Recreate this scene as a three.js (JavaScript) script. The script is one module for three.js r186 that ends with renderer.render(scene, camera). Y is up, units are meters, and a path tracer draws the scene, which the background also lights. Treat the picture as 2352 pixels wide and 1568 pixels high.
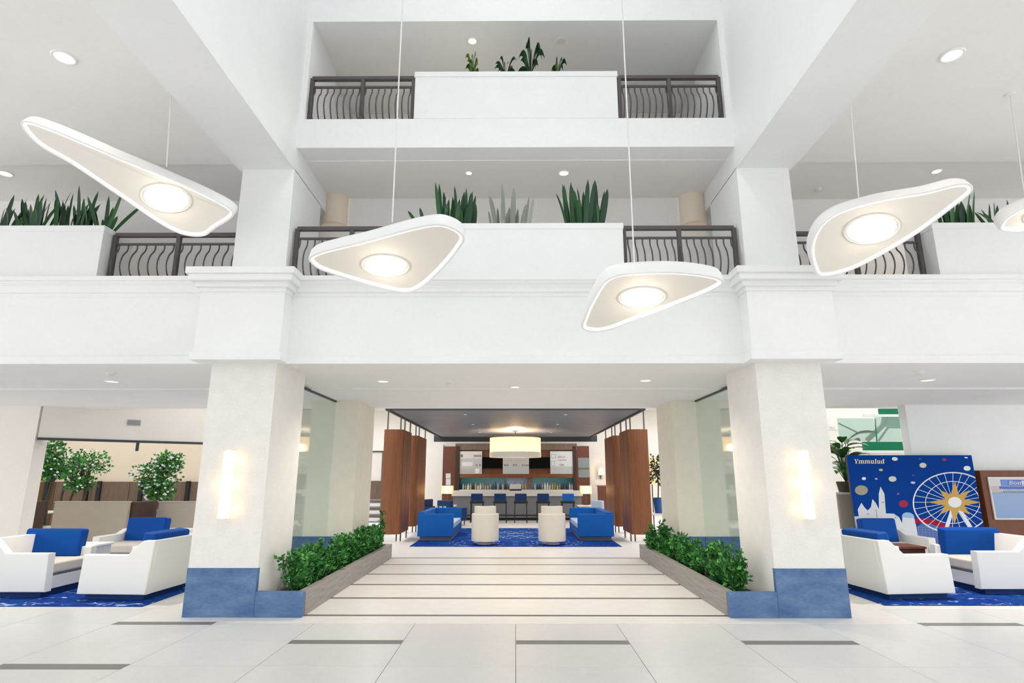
import * as THREE from 'three';
import { RoundedBoxGeometry } from 'three/addons/geometries/RoundedBoxGeometry.js';
import { mergeGeometries } from 'three/addons/utils/BufferGeometryUtils.js';
import { ImprovedNoise } from 'three/addons/math/ImprovedNoise.js';
import { RectAreaLightUniformsLib } from 'three/addons/lights/RectAreaLightUniformsLib.js';
RectAreaLightUniformsLib.init();

// ------------------------------------------------------------------ camera, sky, exposure
const scene = new THREE.Scene();
const FOCAL = 1343, PITCH = 12.96 * Math.PI / 180, YAW = 0.33 * Math.PI / 180, EYE = 1.7;
const camera = new THREE.PerspectiveCamera(2 * Math.atan(784 / FOCAL) * 180 / Math.PI, 2352 / 1568, 0.05, 200);
camera.position.set(0, EYE, 0);
camera.rotation.order = 'YXZ';
camera.rotation.set(PITCH, YAW, 0);
scene.add(camera);
scene.background = new THREE.Color(0.96, 0.985, 1.0);   // bright overcast sky
scene.backgroundIntensity = 5.0;
const renderer = new THREE.WebGLRenderer({ antialias: true });
renderer.toneMapping = THREE.LinearToneMapping;
renderer.toneMappingExposure = 0.63;
renderer.shadowMap.enabled = true;

// ------------------------------------------------------------------ helpers
const V3 = (x, y, z) => new THREE.Vector3(x, y, z);
function ray(px, py) {
  let a = (px - 1176) / FOCAL, b = (784 - py) / FOCAL, c = -1, t;
  t = b * Math.cos(PITCH) - c * Math.sin(PITCH); c = b * Math.sin(PITCH) + c * Math.cos(PITCH); b = t;
  t = a * Math.cos(YAW) + c * Math.sin(YAW); c = -a * Math.sin(YAW) + c * Math.cos(YAW); a = t;
  return V3(a, b, c);
}
const atD = (px, py, d) => { const r = ray(px, py); r.multiplyScalar(d / -r.z); r.y += EYE; return r; };
const atY = (px, py, Y) => { const r = ray(px, py); r.multiplyScalar((Y - EYE) / r.y); r.y += EYE; return r; };
let seed = 12345;
const rnd = () => { seed = (seed * 1664525 + 1013904223) >>> 0; return seed / 4294967296; };
const rr = (a, b) => a + (b - a) * rnd();

function cuv(g) {                       // uv in metres from the shape's own coordinates
  if (g.index) { const n = g.toNonIndexed(); g.dispose(); g = n; }
  const p = g.attributes.position, n = g.attributes.normal, uv = new Float32Array(p.count * 2);
  for (let i = 0; i < p.count; i++) {
    const ax = Math.abs(n.getX(i)), ay = Math.abs(n.getY(i)), az = Math.abs(n.getZ(i));
    if (ay >= ax && ay >= az) { uv[2 * i] = p.getX(i); uv[2 * i + 1] = p.getZ(i); }
    else if (ax >= az) { uv[2 * i] = p.getZ(i); uv[2 * i + 1] = p.getY(i); }
    else { uv[2 * i] = p.getX(i); uv[2 * i + 1] = p.getY(i); }
  }
  g.setAttribute('uv', new THREE.BufferAttribute(uv, 2));
  return g;
}
function bx(x0, x1, y0, y1, z0, z1, r = 0) {
  const w = Math.abs(x1 - x0), h = Math.abs(y1 - y0), d = Math.abs(z1 - z0);
  const g = r > 0 ? new RoundedBoxGeometry(w, h, d, 2, Math.min(r, w / 2.01, h / 2.01, d / 2.01)) : new THREE.BoxGeometry(w, h, d);
  g.translate((x0 + x1) / 2, (y0 + y1) / 2, (z0 + z1) / 2);
  return cuv(g);
}
const plain = (g) => { if (g.index) g = g.toNonIndexed(); for (const k of Object.keys(g.attributes)) if (!['position', 'normal', 'uv', 'color'].includes(k)) g.deleteAttribute(k); return g; };
const merge = (list) => mergeGeometries(list.map(plain));
const cyl = (r0, r1, h, x, y, z, n = 24) => { const g = new THREE.CylinderGeometry(r0, r1, h, n); g.translate(x, y, z); return plain(g); };
const tube = (pts, r, seg = 12, rad = 6) => plain(new THREE.TubeGeometry(new THREE.CatmullRomCurve3(pts.map((p) => (p.isVector3 ? p : V3(...p)))), seg, r, rad));
function bar(a, b, r, n = 8) {
  const d = b.clone().sub(a), g = new THREE.CylinderGeometry(r, r, d.length(), n);
  g.applyQuaternion(new THREE.Quaternion().setFromUnitVectors(V3(0, 1, 0), d.normalize()));
  g.translate((a.x + b.x) / 2, (a.y + b.y) / 2, (a.z + b.z) / 2);
  return plain(g);
}
// a box whose front face covers a pixel rectangle on the plane at distance d
function pb(x0, y0, x1, y1, d, th, r = 0) {
  const ym = (y0 + y1) / 2, xm = (x0 + x1) / 2;
  return bx(atD(x0, ym, d).x, atD(x1, ym, d).x, atD(xm, y1, d).y, atD(xm, y0, d).y, -d - th, -d, r);
}
const used = new Map();
const numbered = (name) => { const n = used.get(name) ?? 0; used.set(name, n + 1); return n ? name + '_' + String(n).padStart(3, '0') : name; };
function shade(m) { m.castShadow = true; m.receiveShadow = true; return m; }
function thing(name, label, category, pos = [0, 0, 0], extra = {}) {
  const o = new THREE.Group(); o.name = numbered(name); o.position.set(...pos); o.userData = { label, category, ...extra }; scene.add(o); return o;
}
function lp(parent, name, geo, mat, label) {       // a part, in the thing's own coordinates
  const m = shade(new THREE.Mesh(geo, mat)); m.name = name; if (label) m.userData.label = label; parent.add(m); return m;
}
function wp(t, name, geo, mat, label) {            // a part, given in world coordinates, of a thing that is not turned
  let o = t; while (o && o !== scene) { geo.translate(-o.position.x, -o.position.y, -o.position.z); o = o.parent; }
  return lp(t, name, geo, mat, label);
}
function single(name, label, category, geo, mat, extra = {}) {
  const m = shade(new THREE.Mesh(geo, mat)); m.name = numbered(name); m.userData = { label, category, ...extra }; scene.add(m); return m;
}
const struct = (name, label, category, geo, mat) => single(name, label, category, geo, mat, { kind: 'structure' });
function dup(src, pos, turn, label) {
  const r = src.clone(); r.name = numbered(src.name.replace(/_\d+$/, '')); r.userData = { ...src.userData }; if (label) r.userData.label = label;
  r.position.set(...pos); if (turn !== undefined) r.rotation.y = turn; scene.add(r); return r;
}

// ------------------------------------------------------------------ materials
const pn = new ImprovedNoise();
const fbm = (x, y, z = 0, o = 4) => { let s = 0, a = 0.5, f = 1; for (let i = 0; i < o; i++) { s += a * pn.noise(x * f, y * f, z + i * 7.3); a *= 0.5; f *= 2.03; } return s; };
function dtex(n, fn, srgb = true, rx = 1, ry = 1, w = n, h = n) {
  const d = new Uint8Array(w * h * 4);
  for (let y = 0; y < h; y++) for (let x = 0; x < w; x++) { const c = fn(x / w, y / h); const i = (y * w + x) * 4; d[i] = c[0]; d[i + 1] = c[1]; d[i + 2] = c[2]; d[i + 3] = 255; }
  const t = new THREE.DataTexture(d, w, h); t.magFilter = THREE.LinearFilter; t.minFilter = THREE.LinearFilter; t.wrapS = t.wrapT = THREE.MirroredRepeatWrapping;
  if (srgb) t.colorSpace = THREE.SRGBColorSpace; t.repeat.set(rx, ry); t.needsUpdate = true; return t;
}
const g3 = (v) => [v, v, v].map((q) => Math.max(0, Math.min(255, q)));
const mott = dtex(256, (u, v) => g3(251 + 4 * fbm(u * 4, v * 4, 1) + 3 * fbm(u * 40, v * 40, 2)), true, 0.4, 0.4);
const mottFine = dtex(256, (u, v) => g3(248 + 8 * fbm(u * 5, v * 5, 3) + 10 * fbm(u * 50, v * 50, 4)), true, 1, 1);
const weave = dtex(128, (u, v) => g3(128 + 70 * Math.sin(u * 200) * Math.sin(v * 200) + 30 * fbm(u * 30, v * 30, 5)), false, 3, 3);
const woodT = dtex(256, (u, v) => { const s = fbm(u * 34, v * 1.6, 6) * 46 + fbm(u * 120, v * 3, 7) * 30; return [Math.min(255, 214 + s), Math.min(255, 210 + s * 1.05), Math.min(255, 205 + s * 1.1)]; }, true, 1, 1);
const M = (o) => new THREE.MeshStandardMaterial(o);
const MP = (o) => new THREE.MeshPhysicalMaterial({ specularIntensity: 0.25, ...o });
const mat = {
  white: M({ color: 0xf6f7f7, roughness: 0.75, map: mott }),
  ceil: M({ color: 0xf6f5f3, roughness: 0.85, map: mott }),
  cream: M({ color: 0xf3ede4, roughness: 0.8, map: mott }),
  shaft: M({ color: 0xf4f1ec, roughness: 0.7, map: mottFine }),
  shaft2: M({ color: 0xefe9dc, roughness: 0.75, map: mottFine }),
  tile: [0xe3e2e0, 0xe1e0de, 0xe5e4e2].map((c) => M({ color: c, roughness: 0.32, map: mottFine })),
  slab: M({ color: 0xeeebe7, roughness: 0.35, map: mottFine }),
  grout: M({ color: 0xa9a6a1, roughness: 0.8, map: mottFine }),
  strip: M({ color: 0x6f6862, roughness: 0.6, map: mottFine }),
  inlay: M({ color: 0x7b7b79, roughness: 0.5, map: mottFine }),
  bluestone: M({ color: 0xffffff, roughness: 0.5, map: dtex(512, (u, v) => { const s = fbm(u * 3, v * 7, 9) * 60 + fbm(u * 20, v * 40, 10) * 22; return [84 + s * 0.9, 116 + s * 0.8, 158 + s * 0.55]; }, true, 0.8, 0.8) }),
  planter: M({ color: 0xa6a19b, roughness: 0.6, map: dtex(256, (u, v) => g3(236 + 40 * fbm(u * 3, v * 40, 11) + 20 * fbm(u * 20, v * 60, 12)), true, 1, 1) }),
  soil: M({ color: 0x2e251d, roughness: 1, map: mottFine }),
  iron: M({ color: 0x5d5757, roughness: 0.5, metalness: 0.4 }),
  black: M({ color: 0x17181a, roughness: 0.45 }),
  steel: M({ color: 0x8d8f92, roughness: 0.35, metalness: 0.7 }),
  dark: M({ color: 0x8b8e92, roughness: 0.45, map: mottFine }),
  darkEdge: M({ color: 0x3a3f46, roughness: 0.5 }),
  wood: M({ color: 0x9d5f35, roughness: 0.5, map: woodT }),
  woodRed: M({ color: 0x834a31, roughness: 0.5, map: woodT }),
  woodGrey: M({ color: 0x957e72, roughness: 0.55, map: woodT }),
  woodDark: M({ color: 0x4a3122, roughness: 0.55, map: woodT }),
  brownWall: M({ color: 0x8a7465, roughness: 0.8, map: woodT }),
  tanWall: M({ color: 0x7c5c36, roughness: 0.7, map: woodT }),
  leather: M({ color: 0xf1f0ed, roughness: 0.5, bumpMap: weave, bumpScale: 0.0004 }),
  seat: M({ color: 0xd9d3c8, roughness: 0.7, bumpMap: weave, bumpScale: 0.0006 }),
  blue: MP({ color: 0x07489c, roughness: 0.6, bumpMap: weave, bumpScale: 0.0006 }),
  sofaBlue: MP({ color: 0x1a62b4, roughness: 0.55, bumpMap: weave, bumpScale: 0.0005 }),
  paleBlue: M({ color: 0xb4c6dd, roughness: 0.7 }),
  navy: MP({ color: 0x1d3968, roughness: 0.6, bumpMap: weave, bumpScale: 0.0005 }),
  tub: M({ color: 0xe0dacf, roughness: 0.75, bumpMap: weave, bumpScale: 0.0006 }),
  plinth: M({ color: 0x6e6c70, roughness: 0.6 }),
  booth: M({ color: 0xb8ad9f, roughness: 0.7, map: mottFine }),
  teal: M({ color: 0x127f92, roughness: 0.15 }),
  greenGlass: MP({ color: 0x1c7553, roughness: 0.3 }),
  paleGreen: new THREE.MeshPhysicalMaterial({ color: 0xdcebe6, roughness: 0.05, transmission: 0.85, thickness: 0 }),
  pane: new THREE.MeshPhysicalMaterial({ color: 0xf0f6f4, roughness: 0.04, transmission: 1, thickness: 0 }),
  shadeLamp: new THREE.MeshPhysicalMaterial({ color: 0xf0dcb6, roughness: 0.9, transmission: 0.35, thickness: 0, emissive: 0xffd9a0, emissiveIntensity: 0.25 }),
  shadeBand: M({ color: 0xf2ead8, roughness: 0.9, emissive: 0xfff0d8, emissiveIntensity: 0.3 }),
  creamShade: M({ color: 0xe6dacb, roughness: 0.85, emissive: 0xffe9d0, emissiveIntensity: 0.05 }),
  lampOn: M({ color: 0xf2d9a8, roughness: 0.8, emissive: 0xffc983, emissiveIntensity: 0.55 }),
  glow: M({ color: 0xffffff, roughness: 0.5, emissive: 0xfff8ea, emissiveIntensity: 1.7 }),
  glowWarm: M({ color: 0xffffff, roughness: 0.5, emissive: 0xffe9c4, emissiveIntensity: 2.4 }),
  glowSoft: M({ color: 0xffffff, roughness: 0.5, emissive: 0xfff6e6, emissiveIntensity: 1.3 }),
  sconce: M({ color: 0xffffff, roughness: 0.5, emissive: 0xffe3b0, emissiveIntensity: 1.7 }),
  pendant: M({ color: 0xf1f1f0, roughness: 0.4 }),
  pendantUnder: M({ color: 0xeae5dd, roughness: 0.6 }),
  cable: M({ color: 0xe8e8e8, roughness: 0.4 }),
  tv: MP({ color: 0x030303, roughness: 0.6 }),
  bark: M({ color: 0x5b5245, roughness: 0.9, map: woodT }),
  blossom: M({ color: 0xe9e8ee, roughness: 0.8 }),
  leafV: M({ color: 0xffffff, roughness: 0.55, vertexColors: true, side: THREE.DoubleSide }),
  snake: [0x1f4a25, 0x2a5c2c, 0x1a3f2a].map((c) => M({ color: c, roughness: 0.5, side: THREE.DoubleSide })),
  snakePale: [0x8f958c, 0xa5aaa0, 0x6f7a70].map((c) => M({ color: c, roughness: 0.6, side: THREE.DoubleSide })),
  pot: M({ color: 0x1e5a9c, roughness: 0.4 }),
  potWhite: M({ color: 0xe5e2dc, roughness: 0.5 }),
  brass: M({ color: 0x6b6259, roughness: 0.4, metalness: 0.6 }),
};
// woven rugs: deep blue field with white surf veins
const rugTex = dtex(512, (u, v) => {
  const w = fbm(u * 3, v * 3, 20) * 2.2, a = 1 - Math.abs(fbm(u * 7 + w, v * 9 + w, 21)) * 6, b = fbm(u * 40, v * 40, 22);
  const k = Math.max(0, Math.min(1, (a - 0.66) * 2.4 + b * 0.9)) * (fbm(u * 2.2, v * 2.2, 23) > 0.02 ? 1 : 0.12);
  const base = [6 + 30 * b, 58 + 40 * b + 24 * w, 138 + 40 * b + 16 * w];
  return [0, 1, 2].map((i) => Math.max(0, Math.min(255, base[i] * (1 - k) + [214, 222, 236][i] * k)));
}, true, 0.33, 0.33);
mat.rug = MP({ color: 0xffffff, roughness: 0.95, map: rugTex });
function canvasTex(w, h, draw) {
  const c = document.createElement('canvas'); c.width = w; c.height = h; draw(c.getContext('2d'), w, h);
  const t = new THREE.CanvasTexture(c); t.colorSpace = THREE.SRGBColorSpace; return t;
}
// a thin slab whose front face shows a print
function printed(name, label, x0, x1, y0, y1, z, th, print, edge, t) {
  const g = new THREE.PlaneGeometry(x1 - x0, y1 - y0); g.translate((x0 + x1) / 2, (y0 + y1) / 2, z + 0.002);
  wp(t, 'board', bx(x0, x1, y0, y1, z - th, z), edge);
  return wp(t, name, g, print, label);
}

// ------------------------------------------------------------------ setting: levels and planes (metres)
const Z0 = -7.79, XI = 3.24, XO = 4.12, WX = 17, YC = 3.18, YF2 = 4.43, ZB = -26.4, ZF = 7.5, YR = 11.6;

// floor: base slab, tiles in front, slabs of the walkway
const floor = thing('floor', 'pale polished stone floor with thin joints and grey inlay bars', 'floor', [0, 0, 0], { kind: 'structure' });
lp(floor, 'base', bx(-WX, WX, -0.3, -0.012, ZB, ZF), mat.grout);
const GX = 1.19, rows = [-8.28, -7.48, -6.69, -5.9, -5.1, -4.3, -3.5];
const tg = cuv(new RoundedBoxGeometry(GX - 0.005, 0.012, 0.79, 1, 0.002));
for (let r = 0; r < rows.length - 1; r++) for (let c = -8; c < 8; c++) {
  if (r === 0 && c >= -4 && c < 4) continue;
  const m = lp(floor, 'tile', tg, mat.tile[Math.floor(rnd() * 3)]); m.position.set((c + 0.5) * GX, -0.006, (rows[r] + rows[r + 1]) / 2);
}
lp(floor, 'field', merge([bx(-WX, -2.66, -0.012, 0, ZB, -8.28), bx(2.66, WX, -0.012, 0, ZB, -8.28), bx(-2.66, 2.66, -0.012, 0, ZB, -13.24), bx(-WX, WX, -0.012, 0, -3.5, ZF), bx(-WX, -8 * GX, -0.012, 0, -8.28, -3.5), bx(8 * GX, WX, -0.012, 0, -8.28, -3.5), bx(-4 * GX, -2.66, -0.012, 0, -8.28, -7.86), bx(2.66, 4 * GX, -0.012, 0, -8.28, -7.86)]), mat.slab);
lp(floor, 'apron', bx(-4 * GX, 4 * GX, -0.012, 0, -7.86, -7.483), mat.slab);
const sz = [-7.906, -8.979, -10.049, -11.079, -12.238, -13.183];
for (let i = 0; i < 6; i++) {
  lp(floor, 'joint_strip', bx(-2.66, 2.66, -0.012, -0.004, sz[i] - 0.055, sz[i] + 0.055), mat.strip);
  if (i < 5) lp(floor, 'slab', bx(-2.66, 2.66, -0.012, 0, sz[i + 1] + 0.055, sz[i] - 0.055, 0.004), mat.slab);
}
for (const [c, z, w] of [[-2, -6.69, 0.14], [0, -6.69, 0.14], [2, -6.69, 0.14], [-4, -5.86, 0.15], [-4, -7.48, 0.13], [4, -7.48, 0.13]])
  lp(floor, 'inlay_bar', bx(c * GX + 0.005, (c + 1) * GX - 0.005, -0.01, 0.0025, z - w / 2, z + w / 2), mat.inlay);

// storey slab over the ground floor, its fascia moulding, ceilings
struct('ceiling', 'smooth off-white ceiling slab above the ground floor lounge', 'ceiling', merge([bx(-WX, WX, YC + 0.03, YF2 - 0.02, -10.2, -7.9), bx(-WX, WX, YC, YF2 - 0.02, -13.15, -10.2)]), mat.ceil);
{
  const prof = new THREE.Shape();   // z to the front, y up
  const pts = [[-7.95, 3.19], [-7.80, 3.19], [-7.80, 3.295], [-7.81, 3.305], [-7.85, 3.31], [-7.85, 4.14], [-7.835, 4.16], [-7.835, 4.2], [-7.81, 4.215], [-7.81, 4.255], [-7.79, 4.30], [-7.755, 4.335], [-7.755, 4.36], [-7.735, 4.365], [-7.735, YF2], [-7.95, YF2]];
  pts.forEach(([z, y], i) => (i ? prof.lineTo(z, y) : prof.moveTo(z, y)));
  const g = new THREE.ExtrudeGeometry(prof, { depth: 2 * WX, bevelEnabled: false }); g.rotateY(-Math.PI / 2); // shape x -> z
  g.rotateY(0); g.translate(WX, 0, 0);
  struct('trim_1', 'long white moulded fascia with stepped cornice running above the lounge', 'fascia', cuv(g), mat.white);
}
// columns
function column(s, where) {
  const t = thing('column', `square white column with blue stone base and moulded capital beside ${where}`, 'column', [s * (XI + XO) / 2, 0, Z0], { kind: 'structure' });
  const b = (x0, x1, y0, y1, z0, z1, r) => bx(s * x0, s * x1, y0, y1, z0, z1, r);
  wp(t, 'shaft', b(XI, XO, 0, YC + 0.04, Z0 - 1.1, Z0), mat.shaft);
  wp(t, 'stone_base', b(XI - 0.001, XO + 0.008, 0, 0.574, Z0 - 0.06, Z0 + 0.012, 0.004), mat.bluestone, 'blue stone cladding');
  wp(t, 'capital', merge([b(3.1, 4.31, 3.195, 3.31, -8.2, -7.54, 0.012), b(3.13, 4.28, 3.3, 4.16, -8.2, -7.58, 0.006), b(3.11, 4.30, 4.14, 4.21, -8.2, -7.56, 0.01), b(3.07, 4.34, 4.2, 4.28, -8.2, -7.52, 0.012), b(3.0, 4.41, 4.27, 4.37, -8.2, -7.45, 0.018), b(2.97, 4.44, 4.36, 4.455, -8.2, -7.42, 0.012)]), mat.white);
  wp(t, 'upper_shaft', b(XI, 4.0, YF2 - 0.02, 6.1, -8.98, Z0), mat.white);
  return t;
}
column(-1, 'the flowering trees'); column(1, 'the blue mural');
for (const s of [-1, 1]) {
  struct('wall_' + (s < 0 ? 'left' : 'right') + '_atrium', s < 0 ? 'white atrium beam wall rising above the column by the flowering trees' : 'white atrium beam wall rising above the column by the blue mural', 'wall',
    merge([bx(s * XI, s * 4.06, 6.09, YR, Z0, ZF), bx(s * XI, s * 4.06, 6.09, YR, -10.4, Z0)]), mat.white);
  struct('ceiling', s < 0 ? 'flat white upper ceiling over the trees side of the atrium' : 'flat white upper ceiling over the mural side of the atrium', 'ceiling', bx(s * 4.06, s * WX, 6.3, 6.9, -8.0, ZF), mat.ceil);
  struct('ceiling', s < 0 ? 'white gallery ceiling behind the snake plants over the trees side' : 'white gallery ceiling behind the railing over the mural side', 'ceiling', bx(s * 4.06, s * WX, 6.4, 6.9, -9.6, -8.0), mat.ceil);
  struct('wall_' + (s < 0 ? 'left' : 'right') + '_gallery', s < 0 ? 'white gallery back wall behind the tall green snake plants' : 'white gallery back wall behind the tilted pendant over the mural', 'wall', bx(s * 4.0, s * WX, YF2, 6.5, -9.6, -9.4), mat.ceil);
  // second columns and glass screens behind
  const t = thing('rear_column', `slim beige column behind the glass screen and ${s < 0 ? 'the planter by the trees column' : 'the planter by the mural column'}`, 'column', [s * 3.6, 0, -12.4], { kind: 'structure' });
  wp(t, 'shaft', bx(s * 3.14, s * 4.3, 0, YC + 0.02, -13.05, -11.75), mat.shaft2);
  wp(t, 'stone_base', bx(s * 3.13, s * 4.31, 0, 0.574, -13.06, -11.74, 0.004), mat.bluestone, 'blue stone cladding');
}
struct('wall_gallery', 'white back wall of the middle gallery behind the planter boxes', 'wall', bx(-4.06, 4.06, YF2, 6.5, -9.6, -9.4), mat.ceil);
struct('trim_2', 'broad white slab edge band between the two middle galleries', 'slab edge', merge([bx(-XI - 0.01, XI + 0.01, 6.442, 6.92, -8.15, Z0), bx(-XI - 0.01, XI + 0.01, 6.452, 6.9, -10.4, -8.1)]), mat.white);
struct('ceiling', 'white ceiling of the lower middle gallery', 'ceiling', bx(-XI, XI, 6.43, 6.46, -9.5, -8.15), mat.ceil);
struct('wall_gallery_upper', 'white back wall of the top gallery', 'wall', bx(-XI, XI, 6.9, 8.7, -10.4, -10.2), mat.ceil);
struct('trim_3', 'white wall band above the top gallery opening', 'slab edge', bx(-XI - 0.01, XI + 0.01, 8.637, YR, -8.15, Z0), mat.white);
struct('ceiling', 'white ceiling of the top gallery with small downlights', 'ceiling', bx(-XI, XI, 8.637, 8.8, -10.4, -8.15), mat.ceil);
for (const s of [-1, 1]) struct('trim_' + (s < 0 ? 4 : 5), s < 0 ? 'narrow white jamb of the top gallery above the trees column' : 'narrow white jamb of the top gallery above the mural column', 'jamb', bx(s * 3.158, s * (XI + 0.01), 6.92, 8.65, -9.0, Z0 - 0.002), mat.white);
// enclosing shell
struct('wall_back', 'cream far wall behind the bar', 'wall', bx(-WX, WX, 0, 5, ZB - 0.3, ZB), mat.cream);
for (const s of [-1, 1]) struct(s < 0 ? 'wall_left' : 'wall_right', s < 0 ? 'outer white side wall with tall windows added for daylight beyond the dining area' : 'outer white side wall with tall windows added for daylight beyond the mural', 'wall', merge([bx(s * WX, s * (WX + 0.3), 0, YR, ZB - 0.3, -12.5), bx(s * WX, s * (WX + 0.3), 5.9, YR, -12.5, ZF), bx(s * WX, s * (WX + 0.3), 0, 0.4, -12.5, ZF), ...[-12.4, -8, -4, 0, 4, 7.4].map((z) => bx(s * WX, s * (WX + 0.15), 0.4, 5.9, z - 0.1, z + 0.1))]), mat.white);  // window openings out of view, added to bring daylight into the side bays
struct('ceiling', 'white high ceiling of the rear lounge with long rooflights added for daylight', 'ceiling', merge([bx(-WX, WX, 4.6, 4.9, ZB, -25.2), bx(-WX, WX, 4.6, 4.9, -13.5, -13.15), bx(-2.6, 2.6, 4.6, 4.9, -25.2, -15.6), ...[-1, 1].flatMap((s) => [bx(s * 8, s * 9.2, 4.6, 4.9, -25.2, -13.5), bx(s * 15.5, s * WX, 4.6, 4.9, -25.2, -13.5), ...[-17, -19.7, -22.4].map((z) => bx(s * 3.2, s * 15.5, 4.62, 4.88, z - 0.12, z + 0.12))])]), mat.ceil);  // rooflight openings added out of view to brighten the rear rooms
struct('wall_upper_back', 'white wall above the rear lounge ceiling', 'wall', bx(-WX, WX, 4.6, YR, -13.15, -12.9), mat.white);
struct('roof_frame', 'white atrium roof with a long rooflight over the middle bay', 'roof', merge([bx(-WX, -1.3, YR, YR + 0.3, -13.15, ZF), bx(1.3, WX, YR, YR + 0.3, -13.15, ZF), bx(-1.3, 1.3, YR, YR + 0.3, -13.15, Z0 - 0.2), ...[-4.5, -1.5, 1.5, 4.5].map((z) => bx(-1.3, 1.3, YR, YR + 0.2, z - 0.06, z + 0.06))]), mat.white);
struct('wall_front', 'tall glazed entrance wall with slim white mullions', 'wall', merge([...[-17, -13.6, -10.2, -6.8, -3.4, 0, 3.4, 6.8, 10.2, 13.6, 17].map((x) => bx(x - 0.06, x + 0.06, 0, 6.3, ZF - 0.12, ZF)), bx(-WX, WX, 2.1, YR, ZF - 0.3, ZF)]), mat.white);
struct('ground', 'pale paved forecourt outside the entrance wall', 'paving', bx(-60, 60, -0.5, -0.02, ZF, 70), mat.slab);

// ------------------------------------------------------------------ planters flanking the walkway
function leafCloud(n, place, size, cols, droop = 0) {
  const pos = [], nor = [], col = [], c = new THREE.Color(), q = new THREE.Quaternion(), a = V3(0, 0, 0), b = V3(0, 0, 0), e = new THREE.Euler();
  for (let i = 0; i < n; i++) {
    const [p, dir] = place(i), s = size * rr(0.6, 1.3);
    e.set(rr(-0.8, 0.8), rr(0, 6.28), rr(-0.8, 0.8)); q.setFromEuler(e);
    a.copy(dir).add(V3(rr(-0.6, 0.6), rr(-0.3, 0.5) - droop, rr(-0.6, 0.6))).normalize().multiplyScalar(s);
    b.set(1, 0, 0).applyQuaternion(q).cross(a).normalize().multiplyScalar(s * 0.34);
    const up = a.clone().cross(b).normalize().multiplyScalar(s * 0.16);
    const P = [p, p.clone().addScaledVector(a, 0.5).add(b).add(up), p.clone().add(a), p.clone().addScaledVector(a, 0.5).sub(b).add(up), p.clone().addScaledVector(a, 0.5).addScaledVector(up, -0.6)];
    c.setHex(cols[Math.floor(rnd() * cols.length)]).convertSRGBToLinear; const k = rr(0.8, 1.2);
    for (const [i0, i1, i2] of [[0, 1, 4], [1, 2, 4], [2, 3, 4], [3, 0, 4]]) {
      const nn = P[i1].clone().sub(P[i0]).cross(P[i2].clone().sub(P[i0])).normalize();
      for (const j of [i0, i1, i2]) { pos.push(P[j].x, P[j].y, P[j].z); nor.push(nn.x, nn.y, nn.z); col.push(c.r * k, c.g * k, c.b * k); }
    }
  }
  const g = new THREE.BufferGeometry();
  g.setAttribute('position', new THREE.Float32BufferAttribute(pos, 3)); g.setAttribute('normal', new THREE.Float32BufferAttribute(nor, 3));
  g.setAttribute('color', new THREE.Float32BufferAttribute(col, 3));
  g.setAttribute('uv', new THREE.Float32BufferAttribute(new Float32Array(pos.length / 3 * 2), 2));
  return g;
}
const greens = [0x48963c, 0x347c33, 0x5aaa48, 0x2c6b30, 0x235a2a];
function shrub(x, y, z, w, h, label, group, tall) {
  const t = thing('leafy_shrub', label, 'shrub', [x, y, z], { group });
  const stems = [];
  const tops = [];
  const ns = 13;
  for (let i = 0; i < ns; i++) {
    const a = rr(0, 6.28), r = rr(0.15, 1) * w * 0.55, hh = h * rr(0.38, 1.12) * (i === 0 && tall ? 1.5 : 1), top = V3(Math.cos(a) * r, hh, Math.sin(a) * r * 0.8);
    stems.push(tube([[top.x * 0.2, 0, top.z * 0.2], [top.x * 0.6, hh * 0.5, top.z * 0.6], top], 0.006, 6, 5)); tops.push(top);
  }
  lp(t, 'stems', merge(stems), mat.snake[1]).userData.kind = 'stuff';
  const f = lp(t, 'foliage', leafCloud(620, (i) => {
    const tp = tops[i % ns], k = Math.sqrt(rnd()), p = V3(Math.max(-0.19, Math.min(0.19, (tp.x * (0.2 + 0.8 * k) + rr(-0.05, 0.05)))), tp.y * k, tp.z * (0.2 + 0.8 * k) + rr(-0.05, 0.05));
    return [p, V3(tp.x * 1.2, 0.25, tp.z * 1.2).add(V3(rr(-0.2, 0.2), 0, rr(-0.2, 0.2)))];
  }, 0.068, greens), mat.leafV);
  f.userData.kind = 'stuff';
}
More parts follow.
